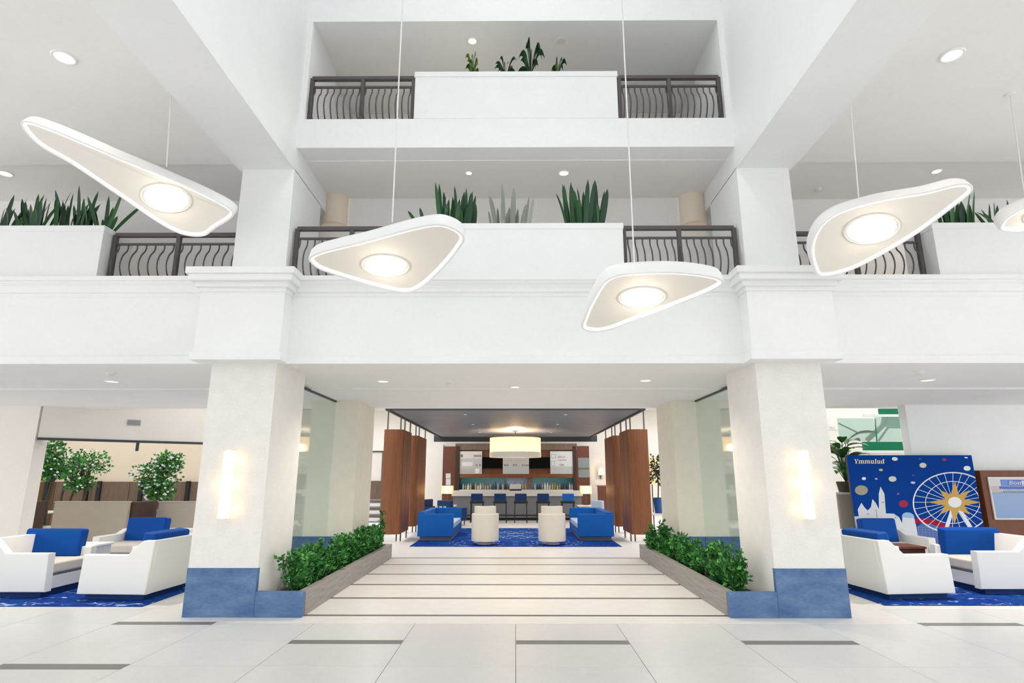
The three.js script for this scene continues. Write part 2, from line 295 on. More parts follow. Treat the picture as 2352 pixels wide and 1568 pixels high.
for (const s of [-1, 1]) {
  const side = s < 0 ? 'trees' : 'mural';
  const t = thing('floor_planter', `low grey trough planter with blue stone end by the ${side} column`, 'planter', [s * 2.95, 0, -10.4]);
  wp(t, 'inner_wall', bx(s * 2.64, s * 2.74, 0, 0.29, -13.15, -7.85, 0.006), mat.planter);
  wp(t, 'end_panel', bx(s * 2.64, s * 3.236, 0, 0.295, -7.87, -7.772, 0.006), mat.bluestone, 'blue stone end panel');
  wp(t, 'outer_wall', bx(s * 3.14, s * 3.234, 0, 0.29, -11.7, -8.91, 0.004), mat.planter);
  wp(t, 'rear_wall', bx(s * 2.74, s * 3.12, 0, 0.29, -13.15, -13.05, 0.004), mat.planter);
  wp(t, 'soil', bx(s * 2.74, s * 3.13, 0.05, 0.22, -13.05, -7.87), mat.soil);
  for (let i = 0; i < 10; i++) {
    const z = -8.2 - i * 0.5;
    shrub(s * ((i > 6 ? 2.86 : 2.9) + rr(-0.02, 0.02)), 0.2, z, rr(0.42, 0.54), rr(0.34, 0.58), `${['first', 'second', 'third', 'fourth', 'fifth', 'sixth', 'seventh', 'eighth', 'ninth', 'tenth'][i]} green shrub from the blue stone end of the ${side} column planter`, `shrubs in the planter by the ${side} column`, i === (s < 0 ? 9 : 1));
  }
  const gl = thing('glass_screen', `frosty green glass screen between the ${side} column and rear column`, 'glass screen', [s * 3.62, 0, -10.3]);
  wp(gl, 'pane', bx(s * 3.615, s * 3.63, 0.02, YC, -11.74, -8.92), mat.pane);
  wp(gl, 'top_channel', bx(s * 3.6, s * 3.645, YC - 0.03, YC + 0.01, -11.74, -8.92), mat.darkEdge);
  wp(gl, 'bottom_channel', bx(s * 3.6, s * 3.645, 0, 0.03, -11.74, -8.92), mat.darkEdge);
}

// ------------------------------------------------------------------ column sconces
for (const s of [-1, 1]) {
  const t = thing('wall_sconce', `tall glowing sconce on the column beside ${s < 0 ? 'the flowering trees' : 'the blue mural'}`, 'sconce', [s * 3.72, 1.6, Z0]);
  lp(t, 'backplate', bx(-0.045, 0.045, -0.38, 0.38, 0, 0.02, 0.004), mat.potWhite);
  const sh = new THREE.Shape(); sh.moveTo(-0.075, 0); sh.quadraticCurveTo(0, 0.07, 0.075, 0); sh.lineTo(0.068, -0.01); sh.quadraticCurveTo(0, 0.055, -0.068, -0.01); sh.closePath();
  const g = new THREE.ExtrudeGeometry(sh, { depth: 0.86, bevelEnabled: false, curveSegments: 12 }); g.rotateX(-Math.PI / 2); g.rotateZ(0);
  const gg = plain(g); gg.translate(0, -0.43, 0); gg.scale(1, 1, -1); { const p = gg.attributes.position; for (let i = 0; i < p.count; i += 3) { const a = [p.getX(i), p.getY(i), p.getZ(i)]; p.setXYZ(i, p.getX(i + 2), p.getY(i + 2), p.getZ(i + 2)); p.setXYZ(i + 2, ...a); } gg.computeVertexNormals(); }
  gg.translate(0, 0, 0.06);
  lp(t, 'diffuser', gg, mat.sconce, 'curved glowing white diffuser');
  const df = t.children[t.children.length - 1]; for (const y of [-0.43, 0.43]) lp(df, 'end_cap', bx(-0.07, 0.07, y - 0.006, y + 0.006, 0.02, 0.09, 0.003), mat.potWhite);
  for (const x of [-0.11, 0.11]) for (const y of x * s < 0 ? [-0.3, 0, 0.3] : [0]) { const l = new THREE.PointLight(0xffcb7c, 0.045, 0, 2); l.position.set(x, y, 0.06); l.castShadow = true; l.shadow.radius = 3; t.add(l); }
}

// ------------------------------------------------------------------ railings and gallery planter boxes
function railing(x0, x1, y0, y1, z, n, label, posts = [0, 0.5, 1]) {
  const t = thing('balcony_railing', label, 'railing', [(x0 + x1) / 2, y0, z]), h = y1 - y0;
  wp(t, 'top_rail', bx(x0, x1, y1 - 0.06, y1, z - 0.035, z + 0.035, 0.01), mat.iron);
  wp(t, 'second_rail', bx(x0, x1, y1 - h * 0.24, y1 - h * 0.24 + 0.03, z - 0.015, z + 0.015), mat.iron);
  wp(t, 'bottom_rail', bx(x0, x1, y0 + 0.02, y0 + 0.05, z - 0.015, z + 0.015), mat.iron);
  for (const p of posts) wp(t, 'post', bx(x0 + (x1 - x0) * p - 0.03, x0 + (x1 - x0) * p + 0.03, y0, y1 - 0.03, z - 0.03, z + 0.03, 0.006), mat.iron);
  const top = y1 - h * 0.24;
  for (let i = 0; i < n; i++) {
    const x = x0 + (x1 - x0) * (i + 0.5) / n, hh = top - y0 - 0.04;
    wp(t, 'baluster', tube([[x, top, z], [x, y0 + 0.04 + hh * 0.86, z], [x, y0 + 0.04 + hh * 0.62, z + 0.09], [x, y0 + 0.04 + hh * 0.34, z + 0.12], [x, y0 + 0.04 + hh * 0.12, z + 0.07], [x, y0 + 0.04, z]], 0.011, 12, 6), mat.iron);
  }
  return t;
}
railing(-3.13, -1.56, 6.92, 7.72, -7.9, 16, 'dark iron railing of the top gallery above the trees column side');
railing(1.6, 3.13, 6.92, 7.72, -7.9, 16, 'dark iron railing of the top gallery above the mural column side');
railing(-3.18, -1.58, YF2, 5.25, -7.95, 15, 'dark iron railing of the lower middle gallery by the trees column');
railing(1.58, 3.18, YF2, 5.25, -7.95, 15, 'dark iron railing of the lower middle gallery by the mural column');
railing(-5.9, -4.02, YF2, 5.2, -8.05, 14, 'dark iron railing beside the snake plant box on the trees side');
railing(4.02, 5.9, YF2, 5.2, -8.05, 14, 'dark iron railing beside the planter box on the mural side');
function planterBox(x0, x1, y0, y1, z0, z1, label) {
  const t = thing('planter_box', label, 'planter', [(x0 + x1) / 2, y0, (z0 + z1) / 2]);
  wp(t, 'body', merge([bx(x0 + 0.01, x1 - 0.01, y0 + 0.03, y1 - 0.07, z0 + 0.01, z1 - 0.01, 0.006)]), mat.white);
  wp(t, 'rim', merge([bx(x0, x1, y1 - 0.09, y1, z1 - 0.06, z1, 0.006), bx(x0, x1, y1 - 0.09, y1, z0, z0 + 0.06, 0.006), bx(x0 + 0.0005, x0 + 0.06, y1 - 0.09, y1 - 0.0005, z0 + 0.061, z1 - 0.061), bx(x1 - 0.06, x1 - 0.0005, y1 - 0.09, y1 - 0.0005, z0 + 0.061, z1 - 0.061)]), mat.white);
  wp(t, 'plinth', bx(x0 + 0.03, x1 - 0.03, y0, y0 + 0.035, z0 + 0.03, z1 - 0.03), mat.plinth, 'recessed dark plinth');
  wp(t, 'soil', bx(x0 + 0.05, x1 - 0.05, y1 - 0.08, y1 - 0.04, z0 + 0.05, z1 - 0.05), mat.soil);
  return t;
}
planterBox(-1.54, 1.57, 6.92, 7.757, -8.3, -7.82, 'long white planter box of the top gallery with trailing plants');
planterBox(-1.56, 1.56, YF2, 5.258, -8.32, -7.84, 'long white planter box of the lower middle gallery with upright plants');
planterBox(-9.4, -5.94, YF2, 5.24, -8.5, -7.84, 'white gallery planter box filled with dark snake plants above the flowering trees');
planterBox(5.98, 9.4, YF2, 5.25, -8.5, -7.84, 'white gallery planter box above the blue mural');

// snake plants
const blades = [0, 1, 2].map((k) => {
  const n = 9, pos = [], idx = [], w = 0.017 + k * 0.004;
  for (let i = 0; i < n; i++) {
    const u = i / (n - 1), ww = w * (0.55 + 0.9 * Math.sin(Math.PI * Math.min(1, u * 0.78 + 0.12))) * (u > 0.86 ? (1 - u) / 0.14 * 0.94 + 0.06 : 1), bend = (k - 1) * 0.1 * u * u, fold = ww * 0.35;
    pos.push(-ww, u, bend + fold, 0, u, bend, ww, u, bend + fold);
    if (i) for (const o of [0, 1]) { const a = (i - 1) * 3 + o; idx.push(a, a + 1, a + 3, a + 1, a + 4, a + 3); }
  }
  const g = new THREE.BufferGeometry(); g.setAttribute('position', new THREE.Float32BufferAttribute(pos, 3)); g.setIndex(idx); g.computeVertexNormals();
  g.setAttribute('uv', new THREE.Float32BufferAttribute(new Float32Array(n * 6), 2)); return g;
});
function snakePlant(px0, px1, pyTop, d, base, label, n, mats = mat.snake, lean = 0.22) {
  const a = atD(px0, (pyTop + 510) / 2, d).x, b = atD(px1, (pyTop + 510) / 2, d).x, H = atD((px0 + px1) / 2, pyTop, d).y - base;
  const t = thing('snake_plant', label, 'plant', [(a + b) / 2, base, -d], { group: 'upright plants in the gallery planter boxes' });
  for (let i = 0; i < n; i++) {
    const m = lp(t, 'leaf', blades[i % 3], mats[Math.floor(rnd() * 3)]), x = (i + 0.5) / n - 0.5, h = H * rr(0.5, 1.02);
    m.position.set(x * (b - a) * 0.86, 0, rr(-0.12, 0.12)); m.scale.set(rr(0.75, 1.15), h, 1); m.rotation.set(rr(-0.08, 0.08), rr(-0.7, 0.7), -x * lean * 2 + rr(-0.1, 0.1));
  }
}
snakePlant(-40, 50, 440, 8.15, 5.2, 'spreading snake plant at the far end of the box above the flowering trees', 15);
snakePlant(52, 122, 448, 8.15, 5.2, 'short dense snake plant between two taller ones above the flowering trees', 20);
snakePlant(136, 222, 432, 8.15, 5.2, 'tall broad snake plant above the flowering trees', 25);
snakePlant(222, 272, 446, 8.15, 5.2, 'thin splayed snake plant at the railing end of the box above the flowering trees', 10, mat.snake, 0.6);
snakePlant(1005, 1096, 424, 8.1, 5.22, 'tall green snake plant behind the tilted pendant in the middle gallery box', 34, mat.snake, 0.06);
snakePlant(1120, 1222, 438, 8.15, 5.22, 'pale silvery upright plant in the middle gallery box', 15, mat.snakePale, 0.1);
snakePlant(1290, 1388, 422, 8.1, 5.22, 'tall green snake plant beside the railing in the middle gallery box', 28, mat.snake, 0.1);
snakePlant(968, 1005, 470, 8.1, 5.22, 'few thin dark leaves beside the tall snake plant in the middle gallery box', 5, mat.snake, 0.9);
snakePlant(2158, 2226, 440, 8.15, 5.21, 'dense green snake plant behind the pendant above the mural', 27, mat.snake, 0.06);
snakePlant(2262, 2330, 465, 8.15, 5.21, 'low spiky green plant in the box above the mural', 18, mat.snake, 0.8);
snakePlant(2325, 2380, 462, 8.15, 5.21, 'dark spiky plant beside the low spiky one above the mural', 13, mat.snake, 0.6);
// trailing plants of the top gallery
function arching(px, py, w, d, base, n, label, cols, size) {
  const c = atD(px, py, d), t = thing('trailing_plant', label, 'plant', [c.x, base, -d], { group: 'trailing plants of the top gallery' });
  for (let i = 0; i < n; i++) {
    const k = (i + 0.5) / n - 0.5, h = rr(0.1, 0.26) * size, ex = k * w * 2, ln = 9, pos = [], idx = [];
    for (let j = 0; j < ln; j++) {
      const u = j / (ln - 1), x = ex * u, y = h * Math.sin(Math.PI * Math.min(u * 0.72 + 0.02, 1)) * 1.3 - (rnd() < 0 ? 0 : 0.05 * u), z = 0.16 * u * ((i % 3) - 0.4), ww = 0.028 * size * Math.sin(Math.PI * (0.08 + 0.92 * u)) + 0.002;
      pos.push(x, y - ww * 0.7, z - ww, x, y, z, x + 0.3 * ww, y - ww * 0.7 + ww, z + ww);
      if (j) for (const o of [0, 1]) { const a = (j - 1) * 3 + o; idx.push(a, a + 1, a + 3, a + 1, a + 4, a + 3); }
    }
    const g = new THREE.BufferGeometry(); g.setAttribute('position', new THREE.Float32BufferAttribute(pos, 3)); g.setIndex(idx); g.computeVertexNormals();
    g.setAttribute('uv', new THREE.Float32BufferAttribute(new Float32Array(ln * 6), 2));
    lp(t, 'leaf', g, cols[i % cols.length]);
  }
}
const lime = [M({ color: 0x6f8f2e, roughness: 0.6, side: THREE.DoubleSide }), M({ color: 0x4f7a2c, roughness: 0.6, side: THREE.DoubleSide })];
arching(1085, 160, 0.12, 8.0, 7.7, 22, 'bright yellow-green bushy plant in the top gallery box', lime, 1.35);
arching(1160, 160, 0.2, 8.0, 7.7, 18, 'dark low bushy plant beside the yellow-green one', mat.snake, 1.1);
arching(1218, 160, 0.24, 7.95, 7.7, 14, 'large dark arching plant in the middle of the top gallery box', mat.snake, 1.9);
arching(1280, 160, 0.16, 8.0, 7.7, 8, 'olive broad-leaved plant in the top gallery box', [lime[1], mat.snake[0]], 1.5);
// drum sconces on the gallery back walls
for (const [px0, py0, px1, py1, d, where] of [[744, 436, 800, 520, 9.39, 'lower gallery wall near the trees column'], [1560, 436, 1620, 520, 9.39, 'lower gallery wall near the mural column'], [768, 138, 815, 200, 10.19, 'top gallery wall near the trees column'], [1556, 138, 1594, 200, 10.19, 'top gallery wall near the mural column']]) {
  const a = atD(px0, (py0 + py1) / 2, d), b = atD(px1, (py0 + py1) / 2, d), y0 = atD(px0, py1, d).y, y1 = atD(px0, py0, d).y, r = (b.x - a.x) / 2;
  const t = thing('drum_sconce', `cream half-drum sconce on the ${where}`, 'sconce', [(a.x + b.x) / 2, (y0 + y1) / 2, -d]);
  const g = new THREE.CylinderGeometry(r, r, y1 - y0, 24, 1, true, -Math.PI / 2, Math.PI); lp(t, 'shade', plain(g), mat.creamShade);
  lp(t, 'backplate', bx(-r * 0.5, r * 0.5, -(y1 - y0) * 0.3, (y1 - y0) * 0.3, 0, 0.02), mat.potWhite);
  const l = new THREE.PointLight(0xffe6c8, 0.06, 0, 2); l.position.set(0, 0, r * 0.5); l.castShadow = true; t.add(l);
}

// ------------------------------------------------------------------ pendant lamps
function pendant(label, cpx, d, nrm, outline, dome, domeR, topY, thick = 0.2) {
  const P0 = atD(...cpx, d), n = V3(...nrm).normalize();     // n points out of the glowing underside
  const ux = V3(1, 0, 0).addScaledVector(n, -n.x).normalize(), uy = n.clone().cross(ux).normalize();
  const on = (px, py) => { const r = ray(px, py), o = V3(0, EYE, 0), t = P0.clone().sub(o).dot(n) / r.dot(n); return o.addScaledVector(r, t); };
  const flat = (p) => { const q = p.clone().sub(P0); return new THREE.Vector2(q.dot(ux), q.dot(uy)); };
  const curve = new THREE.CatmullRomCurve3(outline.map(([a, b]) => { const q = flat(on(a, b)); return V3(q.x, q.y, 0); }), true, 'centripetal');
  let ring = curve.getPoints(120).slice(0, 120).map((p) => new THREE.Vector2(p.x, p.y));
  if (THREE.ShapeUtils.isClockWise(ring)) ring.reverse();
  const cen = ring.reduce((a, p) => a.add(p), new THREE.Vector2()).multiplyScalar(1 / ring.length);
  const off = (dd) => ring.map((p, i) => { const a = ring[(i + 119) % 120], b = ring[(i + 1) % 120], tx = b.x - a.x, ty = b.y - a.y, l = Math.hypot(tx, ty) || 1; return new THREE.Vector2(p.x - (ty / l) * -dd * -1, p.y + (tx / l) * dd); });
  // group frame: x = ux, y = uy, z = n (down)
  const t = thing('pendant_lamp', label, 'lamp', P0.toArray());
  t.quaternion.setFromRotationMatrix(new THREE.Matrix4().makeBasis(ux, uy, n));
  const loft = (list) => {          // list of [ring, z]
    const pos = [], idx = [];
    list.forEach(([r, z]) => r.forEach((p) => pos.push(p.x, p.y, z)));
    for (let k = 0; k < list.length - 1; k++) for (let i = 0; i < 120; i++) { const a = k * 120 + i, b = k * 120 + (i + 1) % 120; idx.push(a, a + 120, b, b, a + 120, b + 120); }
    const g = new THREE.BufferGeometry(); g.setAttribute('position', new THREE.Float32BufferAttribute(pos, 3)); g.setIndex(idx); g.computeVertexNormals();
    g.setAttribute('uv', new THREE.Float32BufferAttribute(new Float32Array(pos.length / 3 * 2), 2)); return plain(g);
  };
  const lid = (r, z) => { const g = new THREE.ShapeGeometry(new THREE.Shape(r)); g.translate(0, 0, z); return plain(g); };
  const body = merge([loft([[off(0.022), -0.004], [off(0.006), 0], [ring, -0.002], [off(-0.004), -0.012], [off(-0.004), -thick * 0.6], [off(0.012), -thick * 0.85], [off(0.04), -thick]]), lid(off(0.04), -thick)]);
  lp(t, 'shell', body, M2.shell);
  lp(t, 'edge_light', loft([[off(0.022), -0.004], [off(0.04), -0.012], [off(0.05), -0.022]]), mat.glow, 'thin glowing line along the rim');
  lp(t, 'underside', lid(off(0.045), -0.024), mat.pendantUnder);
  const dc = flat(on(...dome));
  const rim = new THREE.TorusGeometry(domeR * 1.12, 0.012, 8, 40); rim.scale(1.12, 0.7, 1); rim.translate(dc.x, dc.y, -0.02); lp(t, 'dome_ring', plain(rim), mat.pendantUnder);
  const dg = new THREE.SphereGeometry(domeR, 32, 12, 0, Math.PI * 2, 0, Math.PI / 2); dg.rotateX(Math.PI / 2); dg.scale(1.12, 0.7, 0.38); dg.translate(dc.x, dc.y, -0.022);
  const dm = lp(t, 'dome', plain(dg), mat.glow, 'round glowing white dome');
  const cap = new THREE.CylinderGeometry(0.03, 0.03, 0.012, 16); cap.rotateX(Math.PI / 2); cap.translate(dc.x, dc.y, -0.022 + domeR * 0.38); lp(dm, 'finial', plain(cap), mat.pendant);
  // cable straight up to the ceiling
  const inv = t.quaternion.clone().invert(), up = V3(0, topY - P0.y, 0).applyQuaternion(inv), foot = V3(0, 0.0, -thick);
  const cb = lp(t, 'cable', bar(foot, up.clone().add(V3(0, 0, 0)), 0.008, 6), mat.cable);
  const cup = new THREE.CylinderGeometry(0.05, 0.05, 0.03, 20); cup.applyQuaternion(inv); cup.translate(up.x, up.y, up.z); lp(cb, 'ceiling_cup', plain(cup), mat.pendant);
  const l = new THREE.PointLight(0xfff4e2, 0.35, 0, 2); l.position.set(dc.x, dc.y, domeR * 0.38 + 0.06); l.castShadow = true; l.shadow.radius = 4; t.add(l);
  return t;
}
const M2 = { shell: M({ color: 0xf0f0f0, roughness: 0.35, side: THREE.DoubleSide }) };
pendant('long teardrop pendant lamp tapering towards the snake plants over the trees side', [365, 400], 6.3, [0, -0.8, 0.6], [[47, 284], [56, 277], [110, 293], [274, 362], [384, 408], [466, 444], [526, 477], [537, 492], [493, 526], [466, 543], [422, 540], [384, 524], [263, 444], [164, 378], [82, 329]], [380, 457], 0.24, 6.3);
pendant('triangular pendant lamp in front of the lower middle gallery planter box', [895, 540], 5.5, [0, -0.9, 0.44], [[709, 596], [719, 585], [847, 551], [950, 523], [995, 515], [1019, 516], [1053, 530], [1067, 547], [1053, 575], [1005, 630], [971, 659], [947, 671], [922, 672], [881, 664], [778, 635], [726, 615]], [885, 613], 0.2, YR);
pendant('lowest kite-shaped pendant lamp hanging in front of the moulded fascia', [1463, 640], 5.5, [0, -0.9, 0.44], [[1388, 647], [1416, 633], [1467, 627], [1553, 625], [1622, 632], [1658, 642], [1662, 651], [1640, 666], [1553, 702], [1450, 740], [1405, 757], [1374, 763], [1343, 759], [1336, 751], [1343, 726], [1360, 689]], [1475, 686], 0.19, YR);
pendant('broad teardrop pendant lamp hanging over the mural side', [1990, 475], 6.35, [0, -0.8, 0.6], [[1862, 576], [1870, 543], [1887, 516], [1925, 488], [2024, 458], [2134, 439], [2205, 422], [2232, 425], [2234, 439], [2189, 477], [2106, 538], [2024, 587], [1958, 620], [1909, 634], [1881, 634], [1868, 609]], [2004, 528], 0.26, 6.3);
pendant('further teardrop pendant lamp beyond the broad one over the mural side', [2380, 490], 6.4, [0, -0.85, 0.52], [[2298, 528], [2306, 508], [2340, 484], [2400, 462], [2470, 446], [2500, 452], [2480, 480], [2420, 512], [2370, 528], [2330, 533]], [2395, 497], 0.16, 6.3);

// ------------------------------------------------------------------ downlights and small ceiling fittings
function downlight(px, py, Y, r, label, on = true, I = 4) {
  const p = atY(px, py, Y), t = thing('downlight', label, 'downlight', [p.x, Y, p.z]);
  const ring = new THREE.TorusGeometry(r, r * 0.16, 8, 28); ring.rotateX(Math.PI / 2); lp(t, 'trim', plain(ring), mat.pendant);
  lp(t, 'lens', cyl(r * 0.94, r * 0.94, 0.012, 0, -0.003, 0, 28), on ? mat.glowWarm : mat.potWhite);
  if (on) { const l = new THREE.SpotLight(0xfff5e8, I, 0, 1.25, 0.8, 2); l.position.set(0, -0.03, 0); l.target.position.set(0, -1, 0); t.add(l, l.target); l.castShadow = true; l.shadow.radius = 2; }
}
downlight(880, 875, YC + 0.03, 0.09, 'lit downlight over the walkway near the trees column', true, 18);
downlight(1183, 888, YC + 0.03, 0.08, 'lit downlight over the middle of the walkway', true, 18);
downlight(1483, 873, YC + 0.03, 0.09, 'lit downlight over the walkway near the mural column', true, 18);
downlight(258, 875, YC + 0.03, 0.1, 'lit downlight over the armchairs beside the trees', true, 32);
downlight(2130, 872, YC + 0.03, 0.1, 'lit downlight over the armchairs beside the mural', true, 40);
downlight(147, 131, 6.3, 0.11, 'large downlight in the upper ceiling over the trees side');
downlight(2187, 126, 6.3, 0.11, 'large downlight in the upper ceiling over the mural side');
downlight(1085, 94, 8.637, 0.07, 'lit downlight in the top gallery ceiling', true, 12);
downlight(1288, 95, 8.637, 0.08, 'dim unlit downlight in the top gallery ceiling', false);
downlight(1077, 397, 6.43, 0.05, 'small downlight in the lower gallery ceiling above the tall snake plant', true, 3);
downlight(1295, 397, 6.43, 0.08, 'larger downlight in the lower gallery ceiling near the railing', true, 3);
downlight(12, 398, 6.4, 0.1, 'downlight in the gallery ceiling above the snake plants over the trees', true, 6);
downlight(2151, 393, 6.4, 0.07, 'downlight in the gallery ceiling behind the broad teardrop pendant', true, 6);
function detector(px, py, Y, label) {
  const p = atY(px, py, Y), t = thing('smoke_detector', label, 'detector', [p.x, Y, p.z]);
  lp(t, 'base', cyl(0.07, 0.07, 0.02, 0, -0.008, 0), mat.pendant); lp(t, 'dome', cyl(0.055, 0.035, 0.03, 0, -0.03, 0), mat.potWhite);
}
for (const x of [-1.25, 1.25]) for (const z of [-14.6, -17.4, -20.6]) {  // spots added to the canopy to brighten the rear lounge floor
  const t = thing('added_canopy_spot', 'small spot added in the dark slatted canopy to brighten the lounge', 'downlight', [x, 3.2, z], { group: 'added spots of the slatted canopy' });
  const ring = new THREE.TorusGeometry(0.05, 0.008, 8, 24); ring.rotateX(Math.PI / 2); lp(t, 'trim', plain(ring), mat.darkEdge); lp(t, 'lens', cyl(0.045, 0.045, 0.012, 0, -0.003, 0, 20), mat.glowSoft);
  const l = new THREE.SpotLight(0xfff6ea, 18, 0, 1.25, 0.8, 2); l.position.set(0, -0.03, 0); l.target.position.set(0, -1, 0); t.add(l, l.target); l.castShadow = true; l.shadow.radius = 2;
}
detector(1878, 434, 6.4, 'small detector on the gallery ceiling over the mural side');
detector(2110, 853, YC + 0.03, 'flat detector beside the downlight over the mural armchairs');
detector(255, 856, YC + 0.03, 'flat detector beside the downlight over the trees armchairs');
detector(1030, 876, YC + 0.03, 'flat detector between the walkway downlights');

// ------------------------------------------------------------------ armchairs by the columns
// local frame: chair faces +x, origin at floor centre; W across (z), L along x
function armchair(label, pos, turn, o = {}) {
  const t = thing('armchair', label, 'armchair', pos, { group: 'white armchairs with blue cushions' }), L = o.L ?? 0.98, W = o.W ?? 1.05, ah = o.ah ?? 0.585, bh = o.bh ?? 0.78;
  t.rotation.y = turn;
  const x0 = -L / 2, x1 = L / 2, z0 = -W / 2, z1 = W / 2;
  lp(t, 'base', bx(x0 + 0.1, x1 - 0.02, 0.09, 0.27, z0 + 0.1, z1 - 0.1, 0.012), mat.leather);
  lp(t, 'plinth', bx(x0 + 0.06, x1 - 0.08, 0, 0.1, z0 + 0.06, z1 - 0.06), mat.navy, 'dark recessed plinth');
  for (const s of [-1, 1]) {        // arm panel whose top sweeps up to the back
    const sh = new THREE.Shape(); sh.moveTo(x0 + 0.02, 0.085); sh.lineTo(x1, 0.085); sh.lineTo(x1 - 0.02, ah); sh.lineTo(x0 + 0.34, ah); sh.lineTo(x0 + 0.13, bh); sh.lineTo(x0 - 0.03, bh); sh.closePath();
    const g = new THREE.ExtrudeGeometry(sh, { depth: 0.11, bevelEnabled: true, bevelSize: 0.012, bevelThickness: 0.012, bevelSegments: 2 });
    g.translate(0, 0, s < 0 ? z0 + 0.012 : z1 - 0.122); lp(t, 'arm', cuv(g), mat.leather);
  }
  const bk = new THREE.Shape(); bk.moveTo(x0 + 0.02, 0.085); bk.lineTo(x0 + 0.12, 0.085); bk.lineTo(x0 + 0.08, bh); bk.lineTo(x0 - 0.04, bh); bk.closePath();
  const bg = new THREE.ExtrudeGeometry(bk, { depth: W - 0.16, bevelEnabled: true, bevelSize: 0.01, bevelThickness: 0.01, bevelSegments: 2 }); bg.translate(0, 0, z0 + 0.08);
  lp(t, 'back', cuv(bg), mat.leather);
  lp(t, 'seat_cushion', bx(x0 + 0.12, x1 - 0.01, 0.3, 0.46, z0 + 0.14, z1 - 0.14, 0.035), mat.seat, 'cream seat cushion');
  lp(t, 'seat_rail', bx(x0 + 0.12, x1 - 0.03, 0.265, 0.3, z0 + 0.13, z1 - 0.13), mat.plinth);
  const cw = (o.cw ?? W - 0.28) / 2, bc = bx(-0.1, 0.1, 0, 0.46, -cw + (o.co ?? 0), cw + (o.co ?? 0), 0.04); bc.rotateZ(0.12); bc.translate(x0 + 0.2, 0.43, 0);
  if (!o.bolster) lp(t, 'back_cushion', bc, mat.blue, 'royal blue back cushion');
  if (o.bolster) { const b = bx(-0.45, 0.45, 0, 0.42, -0.09, 0.09, 0.035); b.rotateX(-0.12); b.rotateY(o.bolster[2] ?? 0); b.translate(o.bolster[0], 0.45, o.bolster[1]); lp(t, 'bolster', b, mat.blue, 'royal blue side cushion'); }
  return t;
}
armchair('white armchair with a wide blue cushion beside the low white table', [-7.22, 0.013, -9.38], 0, { W: 1.0, bolster: [-0.12, -0.36] });
armchair('white armchair turned away beside the trees column on the surf rug', [-5.62, 0.013, -9.28], Math.PI - 0.06, { L: 1.0, W: 1.12 });
armchair('white armchair with a blue cushion in front of the tan booth partitions', [-7.2, 0, -11.9], -Math.PI / 2, { W: 1.4, bh: 0.66, cw: 0.78, co: 0.16 });
armchair('white armchair turned away beside the mural column on the surf rug', [5.65, 0.013, -9.38], 0.1, { L: 1.02, W: 1.1 });
armchair('white armchair with a blue cushion right under the castle end of the mural', [7.05, 0, -11.75], -Math.PI / 2, { W: 1.25, bh: 0.66, cw: 0.68, co: -0.06 });
armchair('white armchair with a wide blue cushion below the framed screen', [7.32, 0.013, -9.7], Math.PI, { W: 1.02, bolster: [-0.05, 0.36] });
{
  let t = thing('coffee_table', 'low white table between the armchairs by the flowering trees', 'table', [-7.44, 0.013, -10.5]);
  wp(t, 'top', bx(-7.78, -7.1, 0.53, 0.57, -10.85, -10.2, 0.01), mat.leather); wp(t, 'body', bx(-7.75, -7.13, 0.11, 0.53, -10.82, -10.23, 0.01), mat.leather); wp(t, 'plinth', bx(-7.7, -7.18, 0.013, 0.11, -10.77, -10.28), mat.navy);
  t = thing('side_table', 'small dark reddish brown cube table between the mural armchairs', 'table', [6.7, 0.013, -10.7]);
  wp(t, 'top', bx(6.47, 6.95, 0.5, 0.54, -10.95, -10.45, 0.006), mat.woodRed); wp(t, 'body', bx(6.49, 6.93, 0.073, 0.5, -10.93, -10.47, 0.006), M({ color: 0x55231a, roughness: 0.4, map: woodT })); wp(t, 'foot', bx(6.53, 6.89, 0.013, 0.073, -10.89, -10.51), mat.black);
}
single('area_rug', 'blue surf-patterned rug under the armchairs beside the flowering trees', 'rug', bx(-9.2, -4.98, 0.001, 0.012, -11.2, -8.37), mat.rug);
single('area_rug', 'blue surf-patterned rug under the armchairs beside the mural', 'rug', bx(4.97, 9.2, 0.001, 0.012, -11.0, -8.5), mat.rug);

